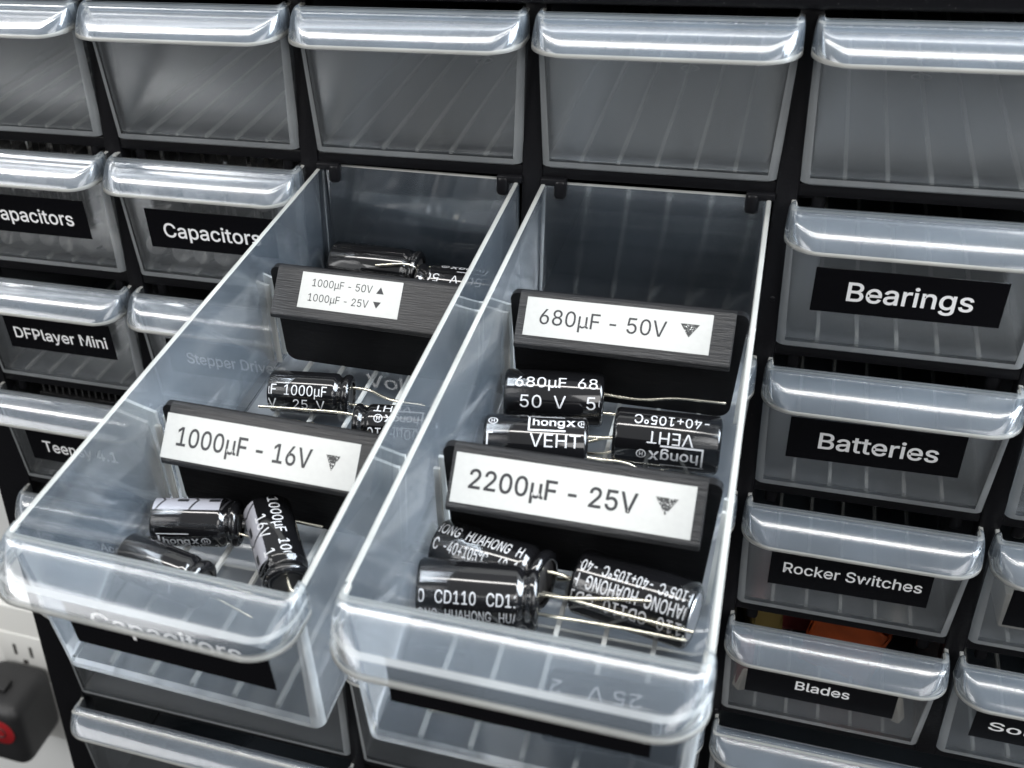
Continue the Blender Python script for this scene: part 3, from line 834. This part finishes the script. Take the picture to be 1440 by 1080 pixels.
# ------------------------------------------------------------------ dividers
def divider(mat, y0, label, tape, texts, tri):
    """plate dropped into the drawer's slots, with a sloping label holder along its top edge; y0 = front face of the plate"""
    t = thing("drawer_divider", label, "divider", "black dividers in the open drawers", mat=mat @ Matrix.Translation(Vector((0, y0, 0)) * S))
    bm = bmesh.new()
    prof = []
    for x, z, r, a0 in ((5.3, 2.3, 3.0, 180), (54.7, 2.3, 3.0, 270), (56.2, 29.9, 1.8, 0), (3.8, 29.9, 1.8, 90)):
        cx = x + (r if x < 30 else -r)
        cz = z + (r if z < 10 else -r)
        for k in range(6):
            a = math.radians(a0 + 18 * k)
            prof.append((cx + r * math.cos(a), cz + r * math.sin(a)))
    f = [bm.verts.new((x, 0, z)) for x, z in prof]
    b = [bm.verts.new((x, 1.9, z)) for x, z in prof]
    bm.faces.new(f)
    bm.faces.new(b[::-1])
    for k in range(len(f)):
        bm.faces.new((f[k], b[k], b[(k + 1) % len(f)], f[(k + 1) % len(f)]))
    bmesh.ops.recalc_face_normals(bm, faces=bm.faces)
    mesh_obj("plate", bm, [M_PLATE], t)
    # holder: sloping bar
    sec = [(1.2, 30.2), (0.0, 30.2), (-8.1, 21.5), (-8.1, 20.4), (-7.5, 19.9), (-0.3, 19.5), (1.0, 19.9)]
    bm = bmesh.new()
    a = [bm.verts.new((6.2, y, z)) for y, z in sec]
    c = [bm.verts.new((53.6, y, z)) for y, z in sec]
    bm.faces.new(a)
    bm.faces.new(c[::-1])
    for k in range(len(a)):
        bm.faces.new((a[k], c[k], c[(k + 1) % len(a)], a[(k + 1) % len(a)]))
    bmesh.ops.recalc_face_normals(bm, faces=bm.faces)
    bmesh.ops.bevel(bm, geom=list(bm.edges), offset=0.12, segments=2, affect="EDGES")
    mesh_obj("label_holder", bm, [M_PRINT], t, smooth=30)
    # white tape on the slope; u along x, v down the slope from the top edge
    up = Vector((0, 8.1, 8.7)).normalized()

    def fr(u, v, off):
        return plane_frame(Vector((u, 0.0, 30.2)) - up * v, (1, 0, 0), up, off)
    u0, u1, v0, v1 = tape
    bm = bmesh.new()
    box(bm, 0, u1 - u0, 0, v1 - v0, 0, 0.12, 0.03, 1)
    bmesh.ops.transform(bm, matrix=fr(u0, v1, 0.03), verts=bm.verts)
    tp = mesh_obj("label", bm, [M_TAPE_W], t)
    for s, ua, ub, vb, cap, bold in texts:
        vs, fs, wd = text_flat(s, ub - ua, cap, bold)
        bm = bmesh.new()
        flat_into(bm, vs, fs)
        face_up(bm)
        bmesh.ops.transform(bm, matrix=fr(ua, vb, 0.175), verts=bm.verts)
        mesh_obj("lettering", bm, [M_INK_K], tp, smooth=0)
    for ua, ub, va, vb, m in tri:
        bm = bmesh.new()
        h = abs(vb - va)
        pts = [(0, h), ((ub - ua) / 2, 0), (ub - ua, h)] if vb > va else [(0, 0), (ub - ua, 0), ((ub - ua) / 2, h)]
        poly2(bm, pts)
        face_up(bm)
        bmesh.ops.transform(bm, matrix=fr(ua, max(va, vb), 0.175), verts=bm.verts)
        mesh_obj("arrow_mark", bm, [m], tp, smooth=0)
    return t


divider(POSE_R, 109.2, "black divider with a white 680µF - 50V label", (8.0, 48.9, 0.9, 9.9), [("680µF - 50V", 11.4, 39.4, 6.95, 3.55, 0.02)], [(42.2, 46.3, 3.4, 6.4, M_SPECK)])
divider(POSE_R, 49.6, "black divider with a white 2200µF - 25V label", (6.9, 51.8, 1.2, 11.0), [("2200µF - 25V", 10.1, 41.8, 7.8, 3.7, 0.09)], [(44.8, 48.9, 4.0, 7.2, M_SPECK)])
divider(POSE_L, 109.2, "black divider with a small two-line 1000µF - 50V and 25V label", (13.0, 39.0, 0.6, 9.6),
        [("1000µF - 50V", 16.0, 31.6, 4.0, 1.85, 0.0), ("1000µF - 25V", 15.5, 31.2, 7.7, 1.85, 0.0)], [(32.7, 34.6, 4.0, 2.3, M_INK_K), (32.3, 34.3, 6.0, 7.6, M_INK_K)])
divider(POSE_L, 49.6, "black divider with a white 1000µF - 16V label", (6.0, 49.9, 1.8, 11.5), [("1000µF - 16V", 9.2, 40.0, 8.4, 3.9, 0.08)], [(43.0, 46.1, 4.9, 8.1, M_SPECK)])


# ------------------------------------------------------------------ capacitors
CAPS_GROUP = "electrolytic capacitors lying in the open drawers"


def cap_body(r, L):
    if r == R1 and L < 22.8:      # smooth-ended kind: the crimp is shallow and close to the bung
        P = [(0.0, r - 2.0, 2), (0.15, r - 1.9, 0), (0.0, r - 0.9, 0), (0.25, r - 0.35, 0), (0.8, r, 0), (L * 0.5, r, 0), (L - 1.0, r, 0), (L - 0.6, r - 0.12, 0), (L - 0.2, r - 0.5, 0), (L, r - 1.2, 0), (L - 0.05, r - 1.9, 0), (L - 0.6, r - 2.0, 1), (L - 0.6, 0.6, 1)]
        bm = bmesh.new()
        lathe(bm, P, 56)
        bmesh.ops.recalc_face_normals(bm, faces=bm.faces)
        return bm
    P = [(0.0, r - 2.0, 2), (0.15, r - 1.9, 0), (0.05, r - 1.3, 0), (0.0, r - 0.9, 0), (0.25, r - 0.35, 0), (0.8, r, 0), (L * 0.5, r, 0), (L - 4.3, r, 0), (L - 3.7, r - 0.12, 0), (L - 3.1, r - 0.75, 0), (L - 2.7, r - 0.9, 0), (L - 2.3, r - 0.78, 0),
         (L - 1.7, r - 0.22, 0), (L - 1.1, r - 0.08, 0), (L - 0.5, r - 0.25, 0), (L - 0.1, r - 0.8, 0), (L, r - 1.4, 0), (L - 0.05, r - 1.9, 0), (L - 0.6, r - 2.0, 1), (L - 0.6, 0.6, 1)]
    bm = bmesh.new()
    lathe(bm, P, 56)
    bmesh.ops.recalc_face_normals(bm, faces=bm.faces)
    return bm


def wrap(bm, r, th0, off, step=0.45, xstep=None):
    ys = [v.co.y for v in bm.verts]
    y = math.floor(min(ys) / step) * step
    while y < max(ys):
        bmesh.ops.bisect_plane(bm, geom=bm.verts[:] + bm.edges[:] + bm.faces[:], plane_co=(0, y, 0), plane_no=(0, 1, 0))
        y += step
    for v in bm.verts:
        th = th0 - v.co.y / r
        ro = r + off + v.co.z
        v.co = Vector((v.co.x, ro * math.cos(th), ro * math.sin(th)))
    bmesh.ops.triangulate(bm, faces=bm.faces[:])
    for f in bm.faces:
        f.normal_update()
        c = f.calc_center_median()
        if f.normal.dot(Vector((0, c.y, c.z))) < 0:
            f.normal_flip()


TEXT_W = {'680µF': 11.0, '50  V': 9.2, 'VEHT': 9.6, 'CD110': 8.1, 'HUAHONG': 9.7, '1000µF': 11.0, '25  V': 8.5, '25 V': 8.5, '2200µF': 11.0, '16V': 6.2, '50 V': 8.0, '-40+105°C': 10.2, 'hongx': 9.0}


def put(bm, items, mat=0, cut=None):
    for vs, fs in items:
        flat_into(bm, vs, fs, mat)


def logo(x, cap):
    """bracketed wordmark with a ringed mark before it"""
    out = []
    vs, fs, w1 = text_flat("hong", None, cap, 0.05, 1.0)
    out.append(([(q[0] + x + 1.0, q[1], q[2]) for q in vs], fs))
    x2 = x + 1.0 + w1 + 0.3
    vs, fs, w2 = text_flat("x", None, cap * 1.15, 0.06, 1.1)
    out.append(([(q[0] + x2, q[1], q[2]) for q in vs], fs))

    def bar(x0, x1, y0, y1):
        out.append(([(x0, y0), (x1, y0), (x1, y1), (x0, y1)], [(0, 1, 2, 3)]))
    bar(x, x + 0.4, -1.1, cap + 0.6)
    bar(x + 0.4, x2 - 0.1, -1.5, -1.1)
    bar(x, x + 0.4, -1.5, -1.1)
    bar(x - 0.3, x2 - 0.3, cap + 0.9, cap + 1.1)
    cx, cyy, rr = x2 + w2 + 1.5, 0.9, 1.05
    for k in range(20):
        a, b = 2 * math.pi * k / 20, 2 * math.pi * (k + 1) / 20
        out.append(([(cx + rr * math.cos(a), cyy + rr * math.sin(a)), (cx + rr * math.cos(b), cyy + rr * math.sin(b)), (cx + rr * .8 * math.cos(b), cyy + rr * .8 * math.sin(b)), (cx + rr * .8 * math.cos(a), cyy + rr * .8 * math.sin(a))], [(0, 1, 2, 3)]))
    vs, fs, w3 = text_flat("H", None, 1.0, 0.02)
    out.append(([(q[0] + cx - w3 / 2, q[1] + cyy - 0.5, q[2]) for q in vs], fs))
    return out


BODY = {}
R1 = 6.4
ZB = 1.9 + R1


def capacitor(mat, p0, p1, r, L, label, rows, leads=None, stripe=None, lead_len=22.0, spin=0.0):
    """p0 = centre of the closed end, p1 = a point on the axis towards the lead end (drawer mm).
    rows: (kind, text, elevation, start x, cap height, repeat pitch); elevation 0 faces the viewer's side, 90 is up"""
    p0, p1 = Vector(p0), Vector(p1)
    X = (p1 - p0).normalized()
    Z = (Vector((0, 0, 1)) - X * X.z).normalized()
    Y = Z.cross(X)
    loc = Matrix(((X.x, Y.x, Z.x, p0.x * S), (X.y, Y.y, Z.y, p0.y * S), (X.z, Y.z, Z.z, p0.z * S), (0, 0, 0, 1)))
    t = thing("capacitor", label, "capacitor", CAPS_GROUP, mat=mat @ loc)
    key = (r, L)
    if key not in BODY:
        BODY[key] = mesh_obj("sleeve", cap_body(r, L), [M_SLEEVE, M_RUBBER, M_ALU], t, smooth=45)
    else:
        link_copy(BODY[key], t)
    toward = Y.y < 0                       # local +Y points to the viewer when the leads go left

    def ang(el):
        return math.radians((el if toward else 180.0 - el) + spin)
    for kind, s, el, x0, cap, pitch in rows:
        bm = bmesh.new()
        x = x0
        while x < L - 1.5:
            if kind == "logo":
                for vs, fs in logo(x, cap):
                    flat_into(bm, vs, fs)
            else:
                vs, fs, wd = text_flat(s, TEXT_W[s] * cap / 2.6 if s != "-40+105°C" or cap < 2.5 else 15.4, cap, 0.0)
                flat_into(bm, [(q[0] + x, q[1], q[2]) for q in vs], fs)
            if not pitch:
                break
            x += wd + pitch
        for co, no in (((L - (1.0 if r == R1 and L < 22.8 else 4.2), 0, 0), (1, 0, 0)), ((0.7, 0, 0), (-1, 0, 0))):
            bmesh.ops.bisect_plane(bm, geom=bm.verts[:] + bm.edges[:] + bm.faces[:], plane_co=co, plane_no=no, clear_outer=True)
        for v in bm.verts:
            v.co.y -= cap / 2
        if bm.verts:
            wrap(bm, r, ang(el), 0.035)
            mesh_obj("marking", bm, [M_SLV_TXT], t, smooth=0)
        else:
            bm.free()
    if stripe is not None:
        hw = 3.0
        bm = bmesh.new()
        for x0, x1 in ((0.7, L * 0.5), (L * 0.5, L - 4.0)):
            n = 6
            for k in range(n):
                a, b = x0 + (x1 - x0) * k / n, x0 + (x1 - x0) * (k + 1) / n
                poly2(bm, [(a, -hw), (b, -hw), (b, hw), (a, hw)])
        wrap(bm, r, ang(stripe), 0.03, 0.5)
        st = mesh_obj("polarity_stripe", bm, [M_STRIPE], t, smooth=60)
        bm = bmesh.new()
        for cx in (L * 0.06, L * 0.44, L * 0.80):
            for sg in (1, -1):
                poly2(bm, [(cx, sg * hw), (cx + 0.5, sg * hw), (cx + 2.1, 0.0), (cx + 1.6, 0.0)] if sg > 0 else [(cx + 1.6, 0.0), (cx + 2.1, 0.0), (cx + 0.5, -hw), (cx, -hw)])
        for cx in (L * 0.30, L * 0.66):
            poly2(bm, [(cx, -0.55), (cx + 2.4, -0.55), (cx + 2.4, 0.55), (cx, 0.55)])
        wrap(bm, r, ang(stripe), 0.06, 0.4)
        mesh_obj("minus_mark", bm, [M_INK_K], st, smooth=0)
    # leads in the capacitor's own frame, or given as drawer points
    inv = loc.inverted()
    if leads is None:
        leads = []
        for s in (-1, 1):
            leads.append([(L - 0.8, 0, s * 2.4), (L + 3, 0.1, s * 2.4), (L + lead_len, 0.8 * s, s * 2.5)])
    else:
        leads = [[(inv @ (Vector(p) * S)) / S for p in ln] for ln in leads]
    for ln in leads:
        bm = bmesh.new()
        tube(bm, curve_pts(ln, 6), 0.36, 10)
        bmesh.ops.recalc_face_normals(bm, faces=bm.faces)
        mesh_obj("lead", bm, [M_LEAD], t, smooth=60)
    return t


# right drawer, middle bay
capacitor(POSE_R, (5.0, 98.2, ZB), (27.4, 101.6, ZB), R1, 22.5, "capacitor printed 680µF 50 V against the 680µF divider plate",
          [("t", "680µF", 68, 2.6, 2.7, 2.6), ("t", "50  V", 26, 3.8, 2.9, 4.6)],
          leads=[[(26.8, 102.6, ZB + 0.8), (35.2, 103.0, ZB + 0.4), (43.0, 104.6, ZB + 0.8), (53.7, 105.4, ZB + 0.6)], [(26.8, 99.4, ZB - 2.2), (34, 100.5, ZB - 3.0), (44, 101.0, ZB - 5.0)]])
capacitor(POSE_R, (4.6, 79.7, ZB), (27.0, 83.2, ZB), R1, 22.5, "capacitor printed VEHT lying behind the 2200µF divider, leads pointing right",
          [("t", "VEHT", 46, -8.6, 2.9, 8.0), ("logo", "", 88, 9.6, 2.2, 0), ("logo", "", 88, -9.6, 2.2, 0)],
          leads=[[(25.4, 84.0, ZB + 1.9), (30, 84.7, ZB + 1.9), (36, 85.5, ZB + 1.4), (44, 86, ZB - 7.0)], [(25.4, 81.4, ZB - 1.6), (30, 82.2, ZB - 2.2), (36, 83, ZB - 3.0), (43, 83, ZB - 7.2)]])
capacitor(POSE_R, (54.0, 90.0, ZB), (31.6, 88.8, ZB), R1, 22.5, "capacitor printed VEHT upside down beside the drawer's right wall",
          [("t", "-40+105°C", 77, 2.8, 2.5, 0), ("t", "VEHT", 40, 5.6, 2.6, 0), ("logo", "", 2, 3.4, 2.5, 0)],
          leads=[[(32.3, 91.2, ZB - 2.0), (28.5, 90.8, ZB - 3.2), (22, 90, 2.6)], [(32.3, 87.2, ZB - 3.2), (29, 87, ZB - 4.4), (24, 88, 2.5)]])
# right drawer, front bay
capacitor(POSE_R, (3.7, 30.2, ZB + 0.5), (25.8, 33.9, ZB + 0.5), R1, 22.9, "capacitor printed CD110 lying nearest the front with two long bright leads",
          [("t", "CD110", 36, -5.9, 2.45, 2.0), ("t", "HUAHONG", 4, -4.4, 2.3, 1.5), ("t", "-40+105°C", -28, 1.0, 2.4, 1.2)],
          leads=[[(25.4, 34.6, 9.2), (31, 34.3, 9.8), (40, 34.2, 11.9), (48.7, 34.5, 13.1)], [(25.2, 32.2, 6.4), (32.6, 30.2, 8.6), (43, 30.4, 8.7), (53.6, 31.0, 8.0)]])
capacitor(POSE_R, (4.6, 43.4, ZB), (27.6, 37.5, ZB + 1.2), R1, 23.0, "capacitor printed -40+105°C, tilted behind the CD110 one under the 2200µF label",
          [("t", "-40+105°C", 52, -7.4, 2.4, 1.2), ("t", "HUAHONG", 84, -4, 2.5, 1.5)],
          leads=[[(26.8, 39.4, ZB + 2.6), (29.5, 39.6, 10.4), (33.2, 39.6, 9.0)], [(26.4, 36.8, ZB - 0.6), (33, 34.8, 9.2), (42.4, 32.4, 10.2), (54.6, 31.0, 10.4)]])
capacitor(POSE_R, (54.3, 37.0, ZB), (33.0, 41.2, ZB), R1, 22.5, "capacitor printed HUAHONG upside down, dark under the 2200µF label's right end",
          [("t", "-40+105°C", 74, -3.0, 2.4, 1.2), ("t", "HUAHONG", 46, -1.6, 2.6, 1.5), ("t", "CD110", 16, -3.0, 2.6, 2.0)],
          leads=[[(32.8, 43.6, ZB - 2.0), (28, 44.4, 4.5), (20, 45.6, 2.8)], [(32.8, 40.2, ZB - 3.0), (29, 40.6, 3.6), (25, 42.8, 2.6)]])
capacitor(POSE_R, (55.0, 10.2, ZB), (33.0, 9.6, ZB), R1, 22.5, "capacitor printed 2200µF 25 V upside down, pressed to the drawer's front wall",
          [("t", "25 V", 78, 6.6, 2.7, 4.4), ("t", "2200µF", 44, -3.4, 2.8, 2.2)],
          leads=[[(33.4, 11.6, ZB - 2.0), (27, 12.8, 3.2), (14, 13.8, 2.6)], [(33.4, 8.0, ZB - 2.4), (28, 7.6, 3.2), (12, 7.2, 2.6)]])
# left drawer, middle bay
R2 = 5.2
ZC = 1.9 + R2
capacitor(POSE_L, (10.2, 88.6, ZC), (30.0, 91.4, ZC), R2, 20.5, "capacitor printed 1000µF 25 V lying between the two left dividers",
          [("t", "1000µF", 42, -8.0, 2.5, 2.0), ("t", "25  V", 4, -5.2, 2.4, 4.2)],
          leads=[[(29.4, 92.4, ZC + 1.7), (34.6, 92.6, ZC + 1.5), (41, 89.6, ZC + 2.0), (50, 88.2, ZC + 2.9)], [(29.4, 89.8, ZC - 1.6), (34, 90.4, ZC - 1.8), (40, 91, ZC - 3.4)]])
capacitor(POSE_L, (54.5, 83.6, ZC), (35.0, 80.8, ZC), R2, 19.8, "capacitor seen half through the left drawer's right wall with leads pointing left",
          [("logo", "", 58, 3.0, 1.9, 0), ("t", "VEHT", 92, 6, 2.4, 0), ("t", "1000µF", 20, 0, 2.5, 2.0)],
          leads=[[(35.4, 82.0, ZC + 1.9), (30, 81.0, ZC + 2.6), (21, 79.6, ZC + 2.8), (11.4, 78.6, ZC + 2.6)], [(35.4, 79.6, ZC - 1.4), (29, 78.4, ZC - 1.6), (20, 77.0, ZC - 2.2)]])
capacitor(POSE_L, (8.6, 69.5, ZC), (28.6, 71.5, ZC), R2, 19.8, "capacitor mostly hidden behind the 1000µF - 16V label holder",
          [("t", "1000µF", 60, 2, 2.5, 2.0)], lead_len=14)
# left drawer, back bay
R3 = 6.3
ZD = 4.2 + R3
capacitor(POSE_L, (7.2, 141.3, ZD + 2.2), (32.0, 141.1, ZD + 2.2), R3, 25.0, "capacitor at the very back of the left drawer, its top edge above the streaked one",
          [("t", "-40+105°C", 130, 2.0, 2.6, 1.2)], lead_len=6, stripe=150)
capacitor(POSE_L, (4.4, 129.4, ZD), (31.0, 130.2, ZD), R3, 27.0, "capacitor with a broad bright streak peeping over the two-line divider",
          [("t", "1000µF", 44, 3.0, 2.6, 2.0), ("t", "-40+105°C", 130, 2.0, 2.6, 1.2)], lead_len=3, stripe=172)
capacitor(POSE_L, (54.6, 136.6, ZD + 0.8), (33.0, 137.2, ZD + 0.8), R3, 22.0, "capacitor printed 50 V upside down against the left drawer's right wall",
          [("t", "50  V", 60, 3.4, 2.4, 3.0), ("logo", "", 104, 3, 2.2, 0)], stripe=158, leads=[[(33.6, 138.4, ZD + 3.4), (30.5, 136.8, ZD + 7.4), (22, 134.6, ZD + 7.4)], [(33.4, 135.6, ZD - 1), (31, 133, ZD - 3)]])
# left drawer, front bay
capacitor(POSE_L, (4.6, 36.6, ZC + 0.3), (23.6, 41.4, ZC + 0.3), R2, 19.4, "capacitor with a grey stripe on top lying left below the 1000µF - 16V label",
          [("logo", "", -8, 2.0, 1.9, 0), ("t", "1000µF", -34, 2.0, 2.4, 2.0)], stripe=106,
          leads=[[(22.9, 42.3, ZC + 1.5), (27, 42.4, ZC + 2.2), (33, 43.4, ZC + 2.0), (41, 44.6, ZC + 0.8)], [(22.6, 39.8, ZC - 1.4), (27, 40.4, ZC - 2.6), (33, 40.0, 2.4)]])
capacitor(POSE_L, (28.6, 44.0, ZC + 3.2), (40.4, 26.6, ZC + 0.4), R2, 21.0, "capacitor turned with its grey minus stripe and 16V print toward the front",
          [("t", "16V", 64, 5.4, 2.5, 3.5), ("t", "1000µF", 104, 1.4, 2.3, 2.0)], stripe=24, lead_len=4, spin=0)
capacitor(POSE_L, (4.8, 24.6, ZC + 1.4), (22.6, 21.4, ZC + 1.0), R2, 19.8, "capacitor lying lowest at the left drawer's front wall with bright streaks",
          [("t", "1000µF", 20, 2, 2.4, 2.0)], lead_len=12)

# ------------------------------------------------------------------ what shows inside the closed drawers
PALE = "pale small capacitors bagged in the Capacitors drawers"


def pale(c, r, x, y, z, label):
    t = thing("pale_capacitor", label, "capacitor", PALE, loc=(c * W + x, y, -(r + 1) * H + z))
    bm = bmesh.new()
    lathe(bm, [(0, 2.4), (0.3, 2.9), (0.8, 3.1), (9.0, 3.1), (9.6, 2.8), (9.9, 2.0)], 20)
    bmesh.ops.recalc_face_normals(bm, faces=bm.faces)
    bmesh.ops.rotate(bm, cent=(0, 0, 0), matrix=Matrix.Rotation(math.radians(78 + random.uniform(-14, 14)), 3, "Z"), verts=bm.verts)
    mesh_obj("body", bm, [M_GREYCAP], t, smooth=50)


for c, lab in ((0, "pale round-ended capacitor in the bag of the edge-cut Capacitors drawer"), (1, "pale round-ended capacitor in the bag of the whole Capacitors drawer")):
    for i in range(7):
        pale(c, 1, 7.6 + 7.3 * i, 1.4 + random.uniform(-0.4, 1.2), 27.3 + random.uniform(-1.2, 1.6), lab)
    for i in range(7):
        pale(c, 1, 7.9 + 7.2 * i, 2.6 + random.uniform(-0.4, 1.2), 7.8 + random.uniform(-0.8, 1.6), lab)
    for i in range(2):
        pale(c, 1, 51.4 if i == 0 else 7.5, 5.4, 15.5 + i, lab)
    bag = bmesh.new()
    nx, nz = 26, 18
    g = [[None] * (nz + 1) for _ in range(nx + 1)]
    for i in range(nx + 1):
        for k in range(nz + 1):
            x, z = 6.0 + 48 * i / nx, 4.0 + 30.5 * k / nz
            y = 0.2 + 0.7 * math.sin(x * 0.9 + c) * math.sin(z * 0.5) + random.uniform(-0.5, 0.5) - 3.2 * z / 40
            if k == nz:
                y, z = y + 3, z + random.uniform(-1.5, 0.8)
            g[i][k] = bag.verts.new((x, y, z))
    for i in range(nx):
        for k in range(nz):
            bag.faces.new((g[i][k], g[i + 1][k], g[i + 1][k + 1], g[i][k + 1]))
    gb = [[bag.verts.new((v.co.x, v.co.y + 14.5, v.co.z)) for v in (g[i][0], g[i][nz])] for i in range(nx + 1)]
    for i in range(nx):
        bag.faces.new((g[i][nz], g[i + 1][nz], gb[i + 1][1], gb[i][1]))
        bag.faces.new((gb[i][0], gb[i + 1][0], g[i + 1][0], g[i][0]))
        bag.faces.new((gb[i][1], gb[i + 1][1], gb[i + 1][0], gb[i][0]))
    o = mesh_obj("clear_bag", bag, [M_BAG], smooth=0)
    o.location = Vector((c * W, 2.0, -2 * H)) * S
    tag(o, ("crinkled clear bag in the Capacitors drawer cut by the picture edge", "crinkled clear bag in the Capacitors drawer beside the open drawer")[c], "plastic bag")


def packet(name, m, c, r, x, y, z, sx, sy, sz, rot, label, cat, bev=0.6, crumple=0.0):
    bm = bmesh.new()
    box(bm, -sx / 2, sx / 2, -sy / 2, sy / 2, 0, sz, bev)
    if crumple:
        bmesh.ops.subdivide_edges(bm, edges=bm.edges[:], cuts=3, use_grid_fill=True)
        for v in bm.verts:
            v.co += Vector([random.uniform(-crumple, crumple) for _ in range(3)])
    o = mesh_obj(name, bm, [m], smooth=30)
    o.location = Vector((c * W + x, y, -(r + 1) * H + z)) * S
    o.rotation_euler = [math.radians(a) for a in rot]
    return tag(o, label, cat)


packet("red_packet", M_RED_P, 4, 4, 20.5, 48, 2.5, 10, 20, 27, (0, 4, 8), "dull red packet standing in the Blades drawer behind its label", "packet", 0.6, 0.5)
packet("orange_packet", M_ORANGE, 4, 4, 35.5, 32, 2.2, 21, 18, 24, (4, 8, -12), "glowing orange packet in the Blades drawer, seen in the gap above its handle", "packet", 0.6, 0.8)
packet("yellow_packet", M_YELLOW, 4, 4, 11.0, 40, 2, 9, 18, 26, (0, -3, 16), "dull yellow packet at the left inside the Blades drawer", "packet", 0.6, 0.6)
packet("folded_card", M_CREAM, 4, 4, 6.9, 2.2, 8, 3.2, 3.2, 8, (0, 12, 40), "small cream card corner left of the Blades label", "card", 0.2)
packet("red_card", M_RED_P, 4, 4, 7.2, 4.6, 8, 4.2, 5.5, 17, (0, 0, 10), "red card edge left of the Blades label", "card", 0.2)
packet("pale_card", M_CREAM, 4, 4, 51.2, 2.6, 7, 2.4, 3.4, 9, (0, -14, -30), "small pale card corner right of the Blades label", "card", 0.2)
packet("cream_box", M_CREAM, 5, 3, 27, 14, 2.6, 36, 20, 11, (-8, 0, 0), "cream folded box in the drawer right of Rocker Switches", "box", 0.8)
for i, (x, z, lab) in enumerate(((30, 7, "left"), (78, 9, "middle"), (93, 7, "right"))):
    o = packet("yellow_connector", M_YELLOW, 0, 0, x, 12, 0, 7, 9, 4.5, (0, 0, 20 * i), "blurred yellow connector, %s one in the wide drawer under the left open drawer" % lab, "connector", 0.4)
    o.location = Vector((x, 12, Z_WIDE1 + z)) * S
bm = bmesh.new()
pts = []
for k in range(120):
    a = 2 * math.pi * k / 24
    pts.append((60 + (30 + 2.5 * math.sin(k * 0.7)) * math.cos(a), 48 + (34 + 2 * math.cos(k)) * math.sin(a), 5 + 0.16 * k))
tube(bm, pts, 2.0, 8)
bmesh.ops.recalc_face_normals(bm, faces=bm.faces)
o = mesh_obj("coiled_cable", bm, [M_BROWN], smooth=60)
o.location = Vector((2 * W, 0, Z_WIDE1)) * S
tag(o, "coiled brown cable in the wide drawer under the right open drawer", "cable")
# black pin header lying on the Teensy drawer's contents
t = thing("pin_header", "black pin header strip inside the Teensy 4.1 drawer, above its handle", "pin header", loc=(28, 6, -4 * H + 31))
bm = bmesh.new()
box(bm, -16, 16, 0, 2.5, 0, 2.5, 0.2)
mesh_obj("pin_strip", bm, [M_PRINT], t)
for k in range(12):
    bm = bmesh.new()
    box(bm, -15 + 2.54 * k, -14.4 + 2.54 * k, 0.9, 1.5, 2.4, 8.0)
    mesh_obj("pin", bm, [M_PIN], t, smooth=0)
packet("module_box", M_INSIDE, 0, 3, 28, 24, 2.2, 40, 42, 28.6, (0, 0, 0), "dark box filling the Teensy 4.1 drawer under the pin header", "box", 0.6)

# ------------------------------------------------------------------ wall, outlet and plug left of the cabinet
bm = bmesh.new()
box(bm, -900, 700, 180, 190, -1300, 500)
o = mesh_obj("wall", bm, [M_WHITE_WALL], smooth=0)
o["kind"] = "structure"
o["label"] = "white wall behind the cabinet"
o["category"] = "wall"
t = thing("wall_outlet", "white double wall outlet left of the cabinet's lower corner", "outlet", loc=(-176, 180, -493))
bm = bmesh.new()
box(bm, -36, 36, -6.0, 0.5, -60, 58, 1.6, 3)
mesh_obj("cover_plate", bm, [M_OUTLET], t)
for dz in (20, -20):
    bm = bmesh.new()
    box(bm, -17, 17, -7.0, -5.5, dz - 14.5, dz + 14.5, 0.6)
    rc = mesh_obj("receptacle", bm, [M_OUTLET], t)
    for dx in (-6.0, 6.0):
        bm = bmesh.new()
        box(bm, dx - 1.1, dx + 1.1, -7.25, -5.0, dz - 3.5, dz + 5.5)
        mesh_obj("slot", bm, [M_SLOT], rc, smooth=0)
    bm = bmesh.new()
    box(bm, -2.4, 2.4, -7.25, -5.0, dz - 11.5, dz - 6.5, 1.1, 3)
    mesh_obj("slot", bm, [M_SLOT], rc)
t = thing("wall_plug", "black plug-in adapter with a round red badge, on the wall outlet", "plug", loc=(-176, 128, -503))
bm = bmesh.new()
box(bm, -21, 20, 0, 44.5, -27, 24, 9.0, 6)
mesh_obj("plug_body", bm, [M_PLUG], t)
bm = bmesh.new()
lathe(bm, [(0, 10.2), (0.5, 10.2), (0.7, 9.9)], 40)
bmesh.ops.rotate(bm, cent=(0, 0, 0), matrix=Matrix.Rotation(math.radians(-90), 3, "Z"), verts=bm.verts)
bmesh.ops.translate(bm, vec=(5.0, 0.1, 5.0), verts=bm.verts)
bmesh.ops.recalc_face_normals(bm, faces=bm.faces)
bd = mesh_obj("badge", bm, [M_RED], t)
bm = bmesh.new()
tube(bm, [(5.0 + 4.0 * math.cos(2 * math.pi * k / 24), -0.65, 5.0 + 4.0 * math.sin(2 * math.pi * k / 24)) for k in range(25)], 0.5, 6)
mesh_obj("ring_emblem", bm, [M_PLUG], bd)
bm = bmesh.new()
box(bm, -4, 4, 14, 24, 24.6, 27.2, 0.8)
mesh_obj("tab", bm, [M_PLUG], t)
